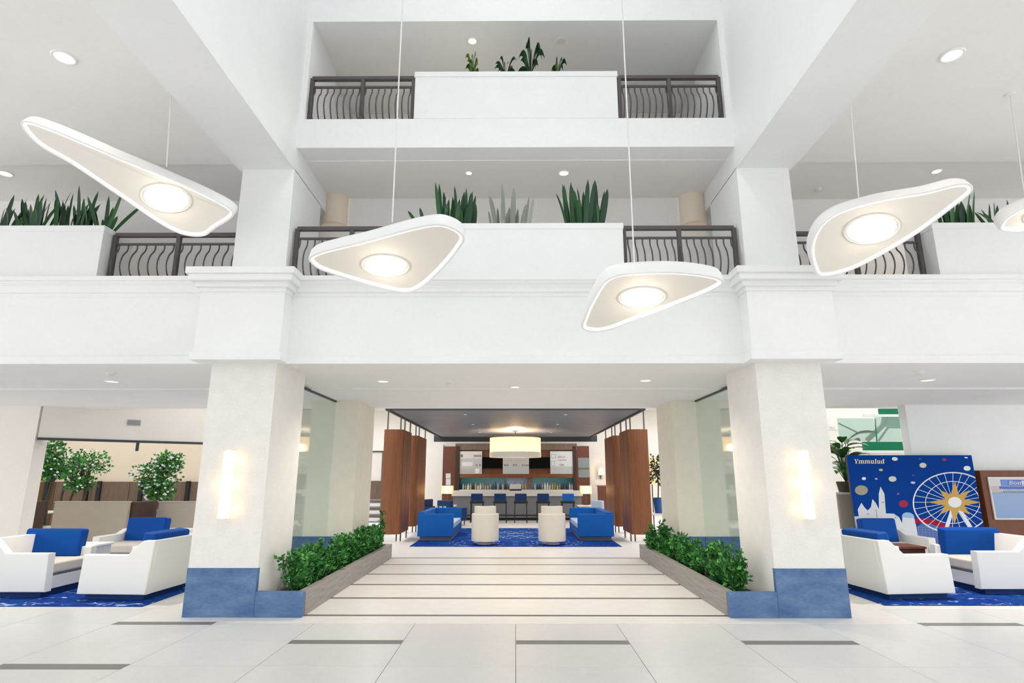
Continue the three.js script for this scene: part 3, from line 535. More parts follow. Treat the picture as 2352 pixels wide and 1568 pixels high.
// ------------------------------------------------------------------ mural, framed screen, glazed stair, big-leaved plant
struct('wall_mural', 'white wall behind the blue mural', 'wall', bx(8.3, WX, 0, YC + 0.05, -12.75, -12.5), mat.white);
{
  const zz = -12.35, x0 = atD(1945, 1048, 12.35).x, x1 = atD(2231, 1044, 12.35).x, y1 = atD(2100, 1045, 12.35).y, y0 = 0.34;
  const t = thing('mural_panel', 'tall blue mural panel with a white ferris wheel and gold star', 'mural', [(x0 + x1) / 2, 0, zz]);
  const print = canvasTex(1245, 940, (c, w, h) => {
    c.fillStyle = '#043f92'; c.fillRect(0, 0, w, h);
    c.transform(1, 0, -0.163, 1, -240 + 560 * 0.163, -550);
    const dot = (x, y, rx, ry, f) => { c.fillStyle = f; c.beginPath(); c.ellipse(x, y, rx, ry, 0.1, 0, 7); c.fill(); };
    for (const d of [[720, 590, 30, 20, '#f2efe4'], [1002, 658, 35, 27, '#dcd9cd'], [1440, 690, 35, 26, '#edf1f6'], [1430, 576, 18, 7, '#f4f4f0'], [585, 707, 20, 13, '#c8cfa0'], [420, 798, 21, 16, '#eef2fb'], [542, 801, 14, 9, '#d9c7cf'], [704, 802, 39, 29, '#dcdcc9'], [907, 841, 23, 13, '#d3cde0'], [400, 920, 64, 51, '#a9a48f'], [764, 958, 11, 11, '#a06a9a'], [818, 1060, 46, 36, '#b12e50'], [1213, 597, 24, 15, '#9a3f68'], [970, 590, 14, 4, '#6e93c8'], [907, 763, 7, 6, '#8091c4']]) dot(...d);
    c.fillStyle = '#f4e6c4'; c.strokeStyle = '#2a2440'; c.lineWidth = 3; c.font = 'bold 66px serif'; c.save(); c.translate(316, 640); c.scale(0.92, 1); c.strokeText('Ymmulud', 0, 0); c.fillText('Ymmulud', 0, 0); c.restore();
    // pale jagged towers
    c.fillStyle = '#dfe3e8'; c.beginPath();
    [[340, 1480], [342, 1190], [385, 1190], [372, 1120], [405, 1050], [440, 1100], [470, 1130], [500, 1095], [512, 1012], [545, 1050], [580, 1115], [572, 960], [586, 882], [628, 955], [650, 1160], [725, 1162], [780, 1200], [810, 1260], [812, 1180], [850, 1150], [910, 1175], [940, 1240], [975, 1445], [975, 1480]].forEach(([x, y], i) => (i ? c.lineTo(x, y) : c.moveTo(x, y))); c.fill();
    c.fillStyle = '#9dc4e4'; c.beginPath(); c.ellipse(868, 1190, 60, 40, 0.2, Math.PI, 0); c.lineTo(935, 1210); c.lineTo(806, 1200); c.fill();
    c.fillStyle = '#8fa9cf'; for (const [x, y] of [[735, 1198], [462, 1160], [606, 1040]]) { c.fillRect(x, y, 22, 12); }
    c.strokeStyle = '#27406e'; c.lineWidth = 4; c.beginPath(); c.moveTo(552, 1120); c.lineTo(566, 1220); c.stroke();
    // lower building and red band
    c.fillStyle = '#5a73ae'; c.beginPath(); c.moveTo(950, 1300); c.quadraticCurveTo(1010, 1230, 1120, 1260); c.lineTo(1420, 1370); c.lineTo(1700, 1370); c.lineTo(1700, 1500); c.lineTo(985, 1500); c.fill();
    c.strokeStyle = '#8b9cc9'; c.lineWidth = 3; for (let i = 0; i < 14; i++) { c.beginPath(); c.moveTo(970 + i * 34, 1290); c.lineTo(985 + i * 36, 1490); c.stroke(); } for (let i = 0; i < 8; i++) { c.beginPath(); c.moveTo(960, 1300 + i * 24); c.lineTo(1560, 1330 + i * 24); c.stroke(); }
    c.strokeStyle = '#a02640'; c.lineWidth = 52; c.beginPath(); c.moveTo(935, 1240); c.quadraticCurveTo(1090, 1220, 1200, 1285); c.quadraticCurveTo(1330, 1340, 1460, 1350); c.stroke();
    // wheel
    const cx = 1300, cy = 1045, RX = 385, RY = 310;
    c.strokeStyle = '#eef0f2'; c.lineWidth = 5;
    for (let i = 0; i < 28; i++) { const a = i / 28 * 6.2832; c.beginPath(); c.moveTo(cx + 90 * Math.cos(a), cy + 80 * Math.sin(a)); c.lineTo(cx + RX * Math.cos(a), cy + RY * Math.sin(a)); c.stroke(); }
    c.lineWidth = 7; c.beginPath(); c.ellipse(cx, cy, RX * 0.69, RY * 0.7, 0, 0, 7); c.stroke();
    c.lineWidth = 13; c.beginPath(); c.ellipse(cx, cy, RX, RY, 0, 0, 7); c.stroke();
    c.lineWidth = 36; c.beginPath(); c.moveTo(cx + 5, cy + 70); c.quadraticCurveTo(1250, 1260, 1212, 1470); c.stroke(); c.beginPath(); c.moveTo(cx + 60, cy + 60); c.lineTo(1500, 1340); c.stroke();
    c.fillStyle = '#d2ab62'; c.beginPath();
    for (let i = 0; i < 16; i++) { const a = -Math.PI / 2 + i / 16 * 6.2832, r = i % 2 ? 0.3 : (i % 4 === 0 ? 0.78 : 0.62); const x = cx + 20 + 340 * r * Math.cos(a), y = cy + 290 * r * Math.sin(a); i ? c.lineTo(x, y) : c.moveTo(x, y); } c.fill();
    dot(cx + 22, cy, 66, 54, '#f3f3f0');
  });
  printed('print', 'printed blue night scene', x0, x1, y0, y1, zz, 0.07, MP({ color: 0xffffff, roughness: 0.85, map: print }), mat.darkEdge, t);
  for (const x of [x0 + 0.4, x1 - 0.4]) wp(t, 'foot', bx(x - 0.04, x + 0.04, 0, 0.36, zz - 0.08, zz - 0.02), mat.steel);
}
{
  const d = 12.3, x0 = atD(2262, 1150, d).x, x1 = atD(2262, 1150, d).x + 1.75, y1 = atD(2300, 1080, d).y, y0 = 0.3;
  const t = thing('screen_cabinet', 'reddish brown wooden cabinet with a pale blue screen', 'screen', [(x0 + x1) / 2, 0, -d]);
  wp(t, 'panel', bx(x0, x1, 0, y1, -d - 0.18, -d, 0.008), M({ color: 0x86461f, roughness: 0.5, map: woodT }));
  const sx0 = atD(2276, 1150, d).x, sx1 = x1 - 0.14, sy1 = atD(2300, 1095, d).y, sy0 = atD(2300, 1193, d).y;
  wp(t, 'bezel', bx(sx0, sx1, sy0, sy1, -d, -d + 0.03, 0.004), mat.potWhite);
  const img = canvasTex(900, 620, (c, w, h) => {
    c.fillStyle = '#9dbff0'; c.fillRect(0, 0, w, h); c.fillStyle = '#efe9ec'; c.fillRect(0, 0, w, h * 0.37); c.fillStyle = '#dccdc6'; c.fillRect(0, h * 0.19, 120, h * 0.18);
    c.fillStyle = '#2c62cf'; c.fillRect(130, 20, w * 0.42, 96); c.fillStyle = '#5f93e8'; c.fillRect(138, 30, 80, 76); c.fillStyle = '#dfeaff'; c.font = 'italic bold 84px serif'; c.fillText('Bom', 225, 98); c.fillStyle = '#f5f3ea'; c.fillRect(400, 34, 90, 76); c.fillStyle = '#1b3d86'; c.fillText('l d', 410, 100);
    c.fillStyle = '#2158d6'; c.fillRect(100, 122, w * 0.5, 46); c.fillStyle = '#b9c9e8'; c.fillRect(140, 168, w * 0.45, 50); c.fillStyle = '#27345e'; for (let i = 0; i < 34; i++) c.fillRect(120 + i * 10 + (i % 3) * 2, 196 + (i * 7) % 11, 6, 22);
    c.fillStyle = '#49556f'; c.fillRect(0, h * 0.37 - 6, w, 5);
  });
  const g = new THREE.PlaneGeometry(sx1 - sx0 - 0.06, sy1 - sy0 - 0.06); g.translate((sx0 + sx1) / 2, (sy0 + sy1) / 2, -d + 0.033);
  wp(t, 'display', g, M({ color: 0x222222, roughness: 0.2, emissive: 0xffffff, emissiveMap: img, emissiveIntensity: 0.85 }), 'lit pale blue display');
  const l = new THREE.RectAreaLight(0xbcd2ff, 0.6, sx1 - sx0 - 0.1, sy1 - sy0 - 0.1); l.position.set((sx0 + sx1) / 2 - t.position.x, (sy0 + sy1) / 2, 0.05); l.lookAt(l.position.x, l.position.y, 5); t.add(l); l.rotation.set(0, Math.PI, 0);
}
{
  // glazed green stair landing seen beyond the mural
  const d = 16.5, t = thing('glazed_landing', 'green framed glass stair landing rising behind the big-leaved plant', 'balustrade', [10.2, 0, -d]);
  wp(t, 'lower_band', pb(1985, 1014, 2074, 1034, d, 0.1), mat.greenGlass);
  wp(t, 'sill', pb(1940, 1034, 2078, 1040, d - 0.02, 0.2), mat.potWhite);
  wp(t, 'landing', bx(atD(1940, 1040, d).x, 12.5, 0, atD(2000, 1040, d).y, -d - 0.3, -d - 0.05), mat.cream);
  wp(t, 'top_band', pb(2022, 938, 2072, 951, d, 0.1), mat.greenGlass);
  wp(t, 'handrail', pb(1985, 951, 2070, 957, d - 0.03, 0.06), mat.potWhite);
  wp(t, 'rear_panel', pb(2028, 957, 2066, 980, d + 0.6, 0.05), mat.greenGlass);
  wp(t, 'glass_pane', pb(1926, 960, 2010, 1013, d, 0.012), mat.paleGreen); wp(t, 'glass_pane', pb(2012, 958, 2068, 1013, d, 0.012), mat.paleGreen);
  const a = (x, y, e = 0.3) => atD(x, y, d + e);
  for (const [p, q, r] of [[a(2034, 957), a(2030, 975), 0.09], [a(2030, 975), a(1992, 1010), 0.07], [a(2068, 981), a(2040, 981), 0.03], [a(2040, 981), a(2018, 1012), 0.03], [a(2010, 962, 0.02), a(2014, 1014, 0.02), 0.02], [a(1926, 972, 0.02), a(1974, 995, 0.02), 0.02], [a(1974, 994, 0.02), a(2010, 992, 0.02), 0.015]]) wp(t, 'frame_bar', bar(p, q, r), mat.greenGlass);
  struct('wall_landing', 'white wall with small grey lettering behind the glazed landing', 'wall', bx(6.2, WX, 0, 4.6, -19.2, -19), mat.cream);
  const s = canvasTex(256, 96, (c, w, h) => { c.fillStyle = '#eeeeea'; c.fillRect(0, 0, w, h); c.fillStyle = '#a4a8a4'; c.font = 'bold 84px sans-serif'; c.fillText('Blol', 14, 80); });
  const sg = new THREE.PlaneGeometry(0.28, 0.12); const sp = atD(1915, 982, 18.97); sg.translate(sp.x, sp.y, -18.985);
  const st = thing('wall_sign', 'small grey lettering on the white wall above the big-leaved plant', 'sign', [sp.x, sp.y, -18.99]);
  wp(st, 'plate', bx(sp.x - 0.15, sp.x + 0.15, sp.y - 0.07, sp.y + 0.07, -19, -18.988), mat.potWhite); wp(st, 'lettering', sg, M({ color: 0xffffff, roughness: 0.7, map: s }));
}
function bigLeaf(len, wid, bendDown) {
  const n = 8, pos = [], idx = [];
  for (let i = 0; i < n; i++) { const u = i / (n - 1), w = wid * Math.sin(Math.PI * (0.06 + 0.94 * u)) * (1 - 0.25 * u), y = 0.5 * len * u * (1 - bendDown * u), x = len * u * 0.86; pos.push(x, y + 0.25 * w, -w, x, y, 0, x, y + 0.25 * w, w); if (i) for (const o of [0, 1]) { const a = (i - 1) * 3 + o; idx.push(a, a + 1, a + 3, a + 1, a + 4, a + 3); } }
  const g = new THREE.BufferGeometry(); g.setAttribute('position', new THREE.Float32BufferAttribute(pos, 3)); g.setIndex(idx); g.computeVertexNormals(); g.setAttribute('uv', new THREE.Float32BufferAttribute(new Float32Array(n * 6), 2)); return g;
}
{
  const d = 13.2, c = atD(1945, 1120, d), t = thing('big_leaved_plant', 'big-leaved green plant on the tan cabinet behind the mural', 'plant', [c.x, c.y, -d]);
  const lg = [bigLeaf(0.5, 0.13, 0.7), bigLeaf(0.4, 0.1, 1.0), bigLeaf(0.6, 0.15, 0.9)], lm = [M({ color: 0x2f6b22, roughness: 0.4, side: THREE.DoubleSide }), M({ color: 0x4d8a34, roughness: 0.4, side: THREE.DoubleSide }), M({ color: 0x1f4f1c, roughness: 0.4, side: THREE.DoubleSide })];
  lp(t, 'pot', cyl(0.2, 0.16, 0.22, 0, 0.02, 0), mat.bark); lp(t, 'soil', cyl(0.18, 0.18, 0.02, 0, 0.125, 0), mat.soil);
  for (let i = 0; i < 30; i++) {
    const a = i * 2.4, h = 0.3 + 0.75 * (i / 30), s = lp(t, 'stalk', tube([[0, 0.12, 0], [0.06 * Math.cos(a), h * 0.6, 0.06 * Math.sin(a)], [0.14 * Math.cos(a), h, 0.14 * Math.sin(a)]], 0.009, 6, 5), lm[0]);
    const m = lp(t, 'leaf', lg[i % 3], lm[i % 3]); m.position.set(0.13 * Math.cos(a), h - 0.01, 0.13 * Math.sin(a)); m.rotation.set(0, -a, rr(-0.3, 0.4)); m.scale.setScalar(rr(0.85, 1.25));
  }
  const k = thing('tan_cabinet', 'tan side cabinet carrying the big-leaved plant', 'cabinet', [c.x, 0, -d]);
  wp(k, 'body', bx(c.x - 0.4, c.x + 0.42, 0.06, c.y - 0.1, -d - 0.35, -d + 0.3, 0.006), mat.booth); wp(k, 'top', bx(c.x - 0.42, c.x + 0.44, c.y - 0.13, c.y - 0.09, -d - 0.36, -d + 0.32, 0.006), mat.potWhite); wp(k, 'plinth', bx(c.x - 0.38, c.x + 0.4, 0, 0.06, -d - 0.33, -d + 0.28), mat.black);
}

// ------------------------------------------------------------------ dining area beyond the trees
struct('wall_pier', 'broad cream wall pier at the dining room opening', 'wall', bx(-WX, atD(62, 1110, 12.6).x, 0, YC + 0.05, -12.95, -12.6), mat.cream);
{
  const A = V3(atD(85, 1003, 12.6).x, 0, -12.62), B = V3(-6.2, 0, -15.6), L = A.distanceTo(B), ang = Math.atan2(-(B.z - A.z), B.x - A.x), y0 = atD(85, 1004, 12.6).y;
  const t = thing('door_1', 'cream header wall with a dark steel frame over the dining room opening', 'header', [A.x, 0, A.z], { kind: 'structure' }); t.rotation.y = ang;
  lp(t, 'header_wall', bx(0, L, y0, 4.65, -0.2, 0), mat.cream); lp(t, 'header_frame', bx(0, L, y0 - 0.05, y0, -0.14, 0.02), mat.darkEdge, 'dark steel head frame'); lp(t, 'mullion', bx(L * 0.36, L * 0.36 + 0.06, y0 - 0.24, y0 - 0.05, -0.12, 0), mat.darkEdge);
  for (const [u, y] of [[1.55, y0 + 0.32], [3.25, y0 + 0.33]]) {
    const g = thing('air_vent', u < 2 ? 'grey louvred vent on the header wall above the trees' : 'grey louvred vent at the column end of the header wall', 'vent', [A.x, 0, A.z]); g.rotation.y = ang;
    lp(g, 'frame', bx(u, u + 0.3, y, y + 0.16, 0, 0.012), mat.potWhite); for (let i = 0; i < 6; i++) lp(g, 'slat', bx(u + 0.02, u + 0.28, y + 0.018 + i * 0.022, y + 0.03 + i * 0.022, 0.012, 0.022), mat.steel);
  }
}
struct('wall_dining', 'warm cream dining room wall above brown wainscot panels', 'wall', bx(-WX, -9.8, 0, 4.6, -19.3, -19.01), M({ color: 0xe9d8c2, roughness: 0.8, map: mott }));
{
  const y = atD(300, 1106, 18.9).y;
  const t = thing('wainscot', 'brown wood wainscot along the dining room wall with dark posts', 'wall panel', [-13, 0, -19]);
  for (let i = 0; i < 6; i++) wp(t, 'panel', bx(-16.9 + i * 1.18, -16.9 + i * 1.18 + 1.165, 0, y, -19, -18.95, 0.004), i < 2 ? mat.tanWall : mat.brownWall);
  for (const px of [108, 200, 228, 325, 432]) { const q = atD(px, 1110, 18.9); wp(t, 'post', bx(q.x - 0.06, q.x + 0.06, 0, y + 0.02, -18.95, -18.88), mat.black, 'dark post'); }
}
// booth partitions
function booth(px0, px1, pyT, d, depth, label) {
  const a = atD(px0, pyT, d), b = atD(px1, pyT, d), t = thing('booth_partition', label, 'partition', [(a.x + b.x) / 2, 0, -d]);
  wp(t, 'panel', bx(a.x, b.x, 0.05, a.y - 0.02, -d - 0.1, -d, 0.01), mat.booth); wp(t, 'cap', bx(a.x - 0.01, b.x + 0.01, a.y - 0.03, a.y, -d - 0.11, -d + 0.01, 0.006), mat.booth);
  wp(t, 'return_panel', bx(b.x - 0.02, b.x + 0.1, 0.05, a.y - 0.02, -d - depth, -d - 0.1, 0.006), mat.woodDark, 'dark brown return panel'); wp(t, 'plinth', bx(a.x + 0.02, b.x - 0.02, 0, 0.06, -d - 0.09, -d - 0.01), mat.black);
}
booth(126, 296, 1151, 14.1, 1.0, 'wide tan booth partition below the multi-stemmed trees');
booth(365, 475, 1151, 15.0, 0.9, 'tan booth partition below the dense flowering tree');
booth(38, 62, 1150, 14.4, 0.5, 'narrow tan booth partition beside the cream pier');
function diningTable(px, py, d, label) {
  const c = atD(px, py, d), t = thing('dining_table', label, 'table', [c.x, 0, -d]);
  lp(t, 'top', bx(-0.55, 0.55, 0.73, 0.77, -0.4, 0.4, 0.008), mat.potWhite); lp(t, 'pedestal', cyl(0.05, 0.05, 0.72, 0, 0.37, 0), mat.black); lp(t, 'foot', cyl(0.26, 0.28, 0.03, 0, 0.015, 0), mat.black);
}
diningTable(84, 1180, 16.4, 'white dining table beside the narrow booth partition'); diningTable(338, 1178, 17, 'white dining table seen between the two tan booths');
function diningChair(px, d, turn, label) {
  const c = atD(px, 1170, d), t = thing('dining_chair', label, 'chair', [c.x, 0, -d]); t.rotation.y = turn;
  lp(t, 'seat', bx(-0.22, 0.22, 0.42, 0.47, -0.22, 0.22, 0.015), mat.booth); lp(t, 'backrest', bx(-0.22, 0.22, 0.5, 0.92, -0.24, -0.2, 0.015), mat.booth);
  for (const x of [-0.19, 0.19]) for (const z of [-0.2, 0.2]) lp(t, 'leg', bx(x - 0.015, x + 0.015, 0, z < 0 ? 0.9 : 0.43, z - 0.015, z + 0.015), mat.black);
}
diningChair(58, 17.3, 1.4, 'tan dining chair at the table by the narrow booth'); diningChair(352, 17.6, 0.2, 'tan dining chair behind the table between the booths');
// trees
function tree(px, d, pyBase, crowns, label, stems, blossoms, dense) {
  const b = atD(px, pyBase, d), t = thing('potted_tree', label, 'tree', [b.x, 0, -d]);
  lp(t, 'pot', cyl(0.28, 0.22, 0.5, 0, 0.25, 0), mat.potWhite); lp(t, 'soil', cyl(0.25, 0.25, 0.02, 0, 0.5, 0), mat.soil);
  const C = crowns.map(([cx, cy, rx, ry]) => { const c = atD(cx, cy, d), k = atD(cx + rx, cy, d).x - c.x, ky = c.y - atD(cx, cy + ry, d).y; return [c.sub(V3(b.x, 0, -d)), k, ky]; });
  const trunks = [];
  for (const [x0, x1, r] of stems) { const q = atD(x1, pyBase - 80, d).x - b.x, p = atD(x0, pyBase, d).x - b.x; trunks.push(tube([[p * 0.3, 0.48, 0], [p, 1.0, 0.03], [(p + q) / 2, 1.5, -0.03], [q, 2.0, 0]], r, 12, 7)); }
  lp(t, 'trunk', merge(trunks), mat.bark);
  const br = []; for (const [c, k, ky] of C) for (let i = 0; i < 7; i++) { const a = i * 0.9; br.push(tube([[c.x * 0.7, c.y - ky * 0.9, 0], [c.x + k * 0.4 * Math.cos(a), c.y - ky * 0.2, 0.3 * k * Math.sin(a)], [c.x + k * 0.8 * Math.cos(a), c.y + ky * 0.5 * Math.sin(a * 2), 0.6 * k * Math.sin(a)]], 0.012, 6, 5)); }
  lp(t, 'branches', merge(br), mat.bark);
  const parts = C.map(([c, k, ky]) => leafCloud(dense, () => { const v = V3(rr(-1, 1), rr(-1, 1), rr(-1, 1)); v.normalize().multiplyScalar(Math.pow(rnd(), 0.45)); const lump = 0.8 + 0.4 * pn.noise(v.x * 3 + px, v.y * 3, v.z * 3); return [V3(c.x + v.x * k * lump, c.y + v.y * ky * lump, c.z + v.z * k * lump), v.clone().multiplyScalar(0.9)]; }, 0.085, greens, 0.1));
  lp(t, 'foliage', merge(parts), mat.leafV).userData.kind = 'stuff';
  if (blossoms) {
    const bl = []; for (const [c, k, ky] of C) for (let i = 0; i < blossoms; i++) { const v = V3(rr(-1, 1), rr(-0.8, 0.8), rr(0.1, 1)).normalize().multiplyScalar(0.92); const g = new THREE.IcosahedronGeometry(0.035, 0); g.scale(1, 0.7, 1); g.translate(c.x + v.x * k * 0.9, c.y + v.y * ky * 0.9, c.z + v.z * k); bl.push(plain(g)); }
    lp(t, 'blossoms', merge(bl), mat.blossom, 'small white blossoms').userData.kind = 'stuff';
  }
}
tree(108, 15.3, 1165, [[112, 1040, 42, 40], [118, 1082, 34, 26]], 'feathery green tree with a pale trunk beside the cream pier', [[108, 122, 0.05]], 10, 620);
tree(172, 16.9, 1165, [[205, 1062, 52, 36], [165, 1072, 34, 34], [185, 1108, 34, 22]], 'airy multi-stemmed tree behind the wide booth partition', [[140, 150, 0.03], [160, 190, 0.03], [190, 205, 0.035]], 12, 420);
tree(368, 16.4, 1175, [[360, 1090, 58, 36], [388, 1062, 36, 28], [368, 1128, 38, 32]], 'dense bright green tree dotted with white blossoms', [[365, 370, 0.035]], 30, 700);

// ------------------------------------------------------------------ rear lounge: dark slatted canopy, screens, seating
{
  const t = thing('slatted_canopy', 'dark grey slatted canopy suspended over the rear lounge', 'canopy', [0, 3.2, -18.5]);
  wp(t, 'panel', bx(-2.92, 2.92, 3.24, 3.3, -23.2, -13.4), mat.dark);
  for (let i = 0; i < 48; i++) wp(t, 'slat', bx(-2.9, 2.9, 3.2, 3.235, -13.45 - i * 0.203 - 0.16, -13.45 - i * 0.203, 0), mat.dark);
  wp(t, 'front_edge', bx(-2.96, 2.96, 3.17, 3.32, -13.44, -13.38), mat.darkEdge); wp(t, 'rear_edge', bx(-3.2, 3.2, 3.02, 3.26, -23.4, -23.2), mat.darkEdge);
  for (const s of [-1, 1]) wp(t, 'side_edge', bx(s * 2.92, s * 2.98, 3.17, 3.32, -23.2, -13.4), mat.darkEdge);
  for (const x of [-2, 2]) for (const z of [-14.5, -18.5, -22.5]) wp(t, 'hanger', bar(V3(x, 3.3, z), V3(x, 4.6, z), 0.02), mat.darkEdge);
}
function screen(s, z, xo, xi, dep, wide, label) {
  const t = thing('wood_screen', label, 'room divider', [s * (xo + xi) / 2, 0, z]), b = (a, c, y0, y1, z0, z1, r) => bx(s * a, s * c, y0, y1, z0, z1, r);
  const y0 = 0.2, y1 = 2.95;
  // gently bowed front leaf
  const n = 10, pos = []; const sh = new THREE.Shape();
  for (let i = 0; i <= n; i++) { const u = i / n, x = xi + (xo - xi) * u, q = 0.06 * Math.sin(Math.PI * u); i ? sh.lineTo(s * x, q) : sh.moveTo(s * x, q); }
  for (let i = n; i >= 0; i--) { const u = i / n; sh.lineTo(s * (xi + (xo - xi) * u), 0.06 * Math.sin(Math.PI * u) - 0.05); }
  const g = new THREE.ExtrudeGeometry(sh, { depth: y1 - y0, bevelEnabled: false }); g.rotateX(-Math.PI / 2); g.translate(0, y0, 0); const p = g.attributes.position;
  for (let i = 0; i < p.count; i++) p.setZ(i, -p.getZ(i) + z); { for (let i = 0; i < p.count; i += 3) { const a = [p.getX(i), p.getY(i), p.getZ(i)]; p.setXYZ(i, p.getX(i + 1), p.getY(i + 1), p.getZ(i + 1)); p.setXYZ(i + 1, ...a); } } g.computeVertexNormals();
  wp(t, 'front_leaf', cuv(g), mat.wood);
  const w = dep / wide;
  for (let i = 0; i < wide; i++) wp(t, 'side_leaf', b(xi - 0.005, xi + 0.04, y0, y1, z - 0.1 - (i + 1) * w + 0.03, z - 0.1 - i * w, 0.01), mat.wood);
  for (const [x, zz] of [[xi + 0.08, z - 0.03], [xo - 0.08, z - 0.03], [xi + 0.02, z - 0.3], [xi + 0.02, z - dep + 0.1]]) { wp(t, 'foot_rod', bar(V3(s * x, 0, zz), V3(s * x, y0 + 0.02, zz), 0.02), mat.brass); wp(t, 'hanger_rod', bar(V3(s * x, y1 - 0.02, zz), V3(s * x, 4.6, zz), 0.02), mat.brass); }
  wp(t, 'base_rail', b(xi, xo, 0, 0.025, z - 0.06, z, 0), mat.potWhite);
}
screen(-1, -16.2, 3.6, 3.08, 1.25, 2, 'tall brown wooden screen beside the blue sofa on the towel trolley side');
screen(1, -16.2, 3.62, 3.08, 1.25, 2, 'tall brown wooden screen beside the blue sofa on the potted tree side');
screen(-1, -18.7, 3.42, 3.08, 1.7, 2, 'further brown wooden screen behind the first one on the towel trolley side');
screen(1, -18.7, 3.42, 3.08, 1.7, 2, 'further brown wooden screen behind the first one on the potted tree side');
function sofa(s, label) {
  const t = thing('sofa', label, 'sofa', [s * 2.15, 0, -18]), b = (x0, x1, y0, y1, z0, z1, r) => bx(s * x0, s * x1, y0, y1, z0, z1, r);
  wp(t, 'near_arm', b(1.68, 2.64, 0.12, 0.7, -16.58, -16.42, 0.015), mat.sofaBlue); wp(t, 'far_arm', b(1.68, 2.64, 0.12, 0.74, -19.0, -18.84, 0.015), mat.sofaBlue);
  wp(t, 'back', b(2.46, 2.64, 0.12, 0.74, -18.9, -16.5, 0.015), mat.sofaBlue); wp(t, 'frame', b(1.7, 2.5, 0.12, 0.3, -18.9, -16.5, 0.01), mat.sofaBlue);
  for (const z of [-17.13, -18.27]) wp(t, 'seat_cushion', b(1.69, 2.44, 0.3, 0.45, z - 0.56, z + 0.56, 0.03), mat.paleBlue, 'pale blue seat cushion');
  wp(t, 'plinth', b(1.74, 2.58, 0.013, 0.12, -18.9, -16.5), mat.plinth, 'grey plinth');
}
sofa(-1, 'royal blue boxy sofa beside the wooden screens on the towel trolley side'); sofa(1, 'royal blue boxy sofa beside the wooden screens on the potted tree side');
single('area_rug', 'blue surf-patterned rug under the cream tub chairs and sofas', 'rug', bx(-2.62, 2.62, 0.001, 0.012, -20.4, -15.2), mat.rug);
function tub(x, label) {
  const t = thing('tub_chair', label, 'armchair', [x, 0.013, -15.62], { group: 'cream tub chairs on the rug' });
  const arc = (r0, r1, y0, y1, a0, a1) => { const sh = new THREE.Shape(); sh.absarc(0, 0, r1, a0, a1, false); sh.absarc(0, 0, r0, a1, a0, true); const g = new THREE.ExtrudeGeometry(sh, { depth: y1 - y0, bevelEnabled: true, bevelSize: 0.012, bevelThickness: 0.012, bevelSegments: 2, curveSegments: 28 }); g.rotateX(-Math.PI / 2); g.translate(0, y0, 0); return cuv(g); };
  // back towards the camera (+z is -y of the shape after the turn)
  lp(t, 'shell', arc(0.26, 0.335, 0.1, 0.74, Math.PI * 0.86, Math.PI * 2.14), mat.tub); lp(t, 'back_cushion', arc(0.17, 0.27, 0.42, 0.93, Math.PI * 1.08, Math.PI * 1.92), mat.tub, 'raised cream back pad');
  lp(t, 'seat_cushion', cyl(0.25, 0.25, 0.16, 0, 0.36, -0.02, 32), mat.tub); lp(t, 'underframe', cyl(0.26, 0.24, 0.2, 0, 0.19, -0.01, 32), mat.tub); lp(t, 'pedestal', cyl(0.1, 0.17, 0.1, 0, 0.06, 0, 24), mat.potWhite, 'white pedestal'); lp(t, 'foot', cyl(0.2, 0.2, 0.02, 0, 0.02, 0, 24), mat.potWhite);
}
tub(-0.775, 'cream tub chair on the rug next to the sofa by the towel trolley'); tub(0.93, 'cream tub chair on the rug next to the sofa by the blue potted tree');
{
  const t = thing('drum_pendant', 'wide cream drum pendant hanging over the bar', 'lamp', [-0.005, 0, -20]), y0 = atD(1183, 1050, 20).y, y1 = atD(1183, 1006, 20).y, r = 0.86;
  lp(t, 'shade', plain(new THREE.CylinderGeometry(r, r, y1 - y0, 48, 1, true).translate(0, (y0 + y1) / 2, 0)), mat.shadeLamp); lp(t, 'lower_band', plain(new THREE.CylinderGeometry(r + 0.004, r + 0.004, (y1 - y0) * 0.26, 48, 1, true).translate(0, y0 + (y1 - y0) * 0.13, 0)), mat.shadeBand, 'paler lower band'); lp(t, 'diffuser', cyl(r - 0.02, r - 0.02, 0.01, 0, y0 + 0.02, 0, 48), mat.shadeLamp); lp(t, 'rod', cyl(0.018, 0.018, 3.2 - y1 + 0.02, 0, (3.2 + y1) / 2, 0, 10), mat.brass); lp(t, 'canopy_plate', cyl(0.1, 0.1, 0.02, 0, 3.19, 0), mat.brass); lp(t, 'spider', merge([bx(-r, r, y1 - 0.02, y1 - 0.01, -0.01, 0.01), bx(-0.01, 0.01, y1 - 0.02, y1 - 0.01, -r, r)]), mat.brass);
  const l = new THREE.PointLight(0xffeeda, 16, 0, 2); l.position.set(0, (y0 + y1) / 2, 0); l.castShadow = true; l.shadow.radius = 6; t.add(l);
}

// ------------------------------------------------------------------ bar
{
  const t = thing('bar_counter', 'long bar counter with a white top and grey front', 'bar counter', [0, 0, -24]), a = atD(1040, 1130, 24).x, b = atD(1336, 1130, 24).x, yt = atD(1184, 1127, 24).y;
  wp(t, 'worktop', bx(a - 0.04, b + 0.04, yt - 0.2, yt, -24.75, -23.98, 0.01), mat.potWhite); wp(t, 'front', bx(a, b, 0.1, yt - 0.2, -24.65, -24.08), M({ color: 0x7d8086, roughness: 0.5 })); wp(t, 'plinth', bx(a + 0.05, b - 0.05, 0, 0.1, -24.6, -24.14), mat.black);
  wp(t, 'foot_rail', bar(V3(a, 0.2, -23.9), V3(b, 0.2, -23.9), 0.025), mat.black); for (const x of [a + 0.1, -0.8, 0.8, b - 0.1]) wp(t, 'rail_bracket', bar(V3(x, 0.2, -23.9), V3(x, 0.2, -24.1), 0.015), mat.black);
}
const DB = 25.9;
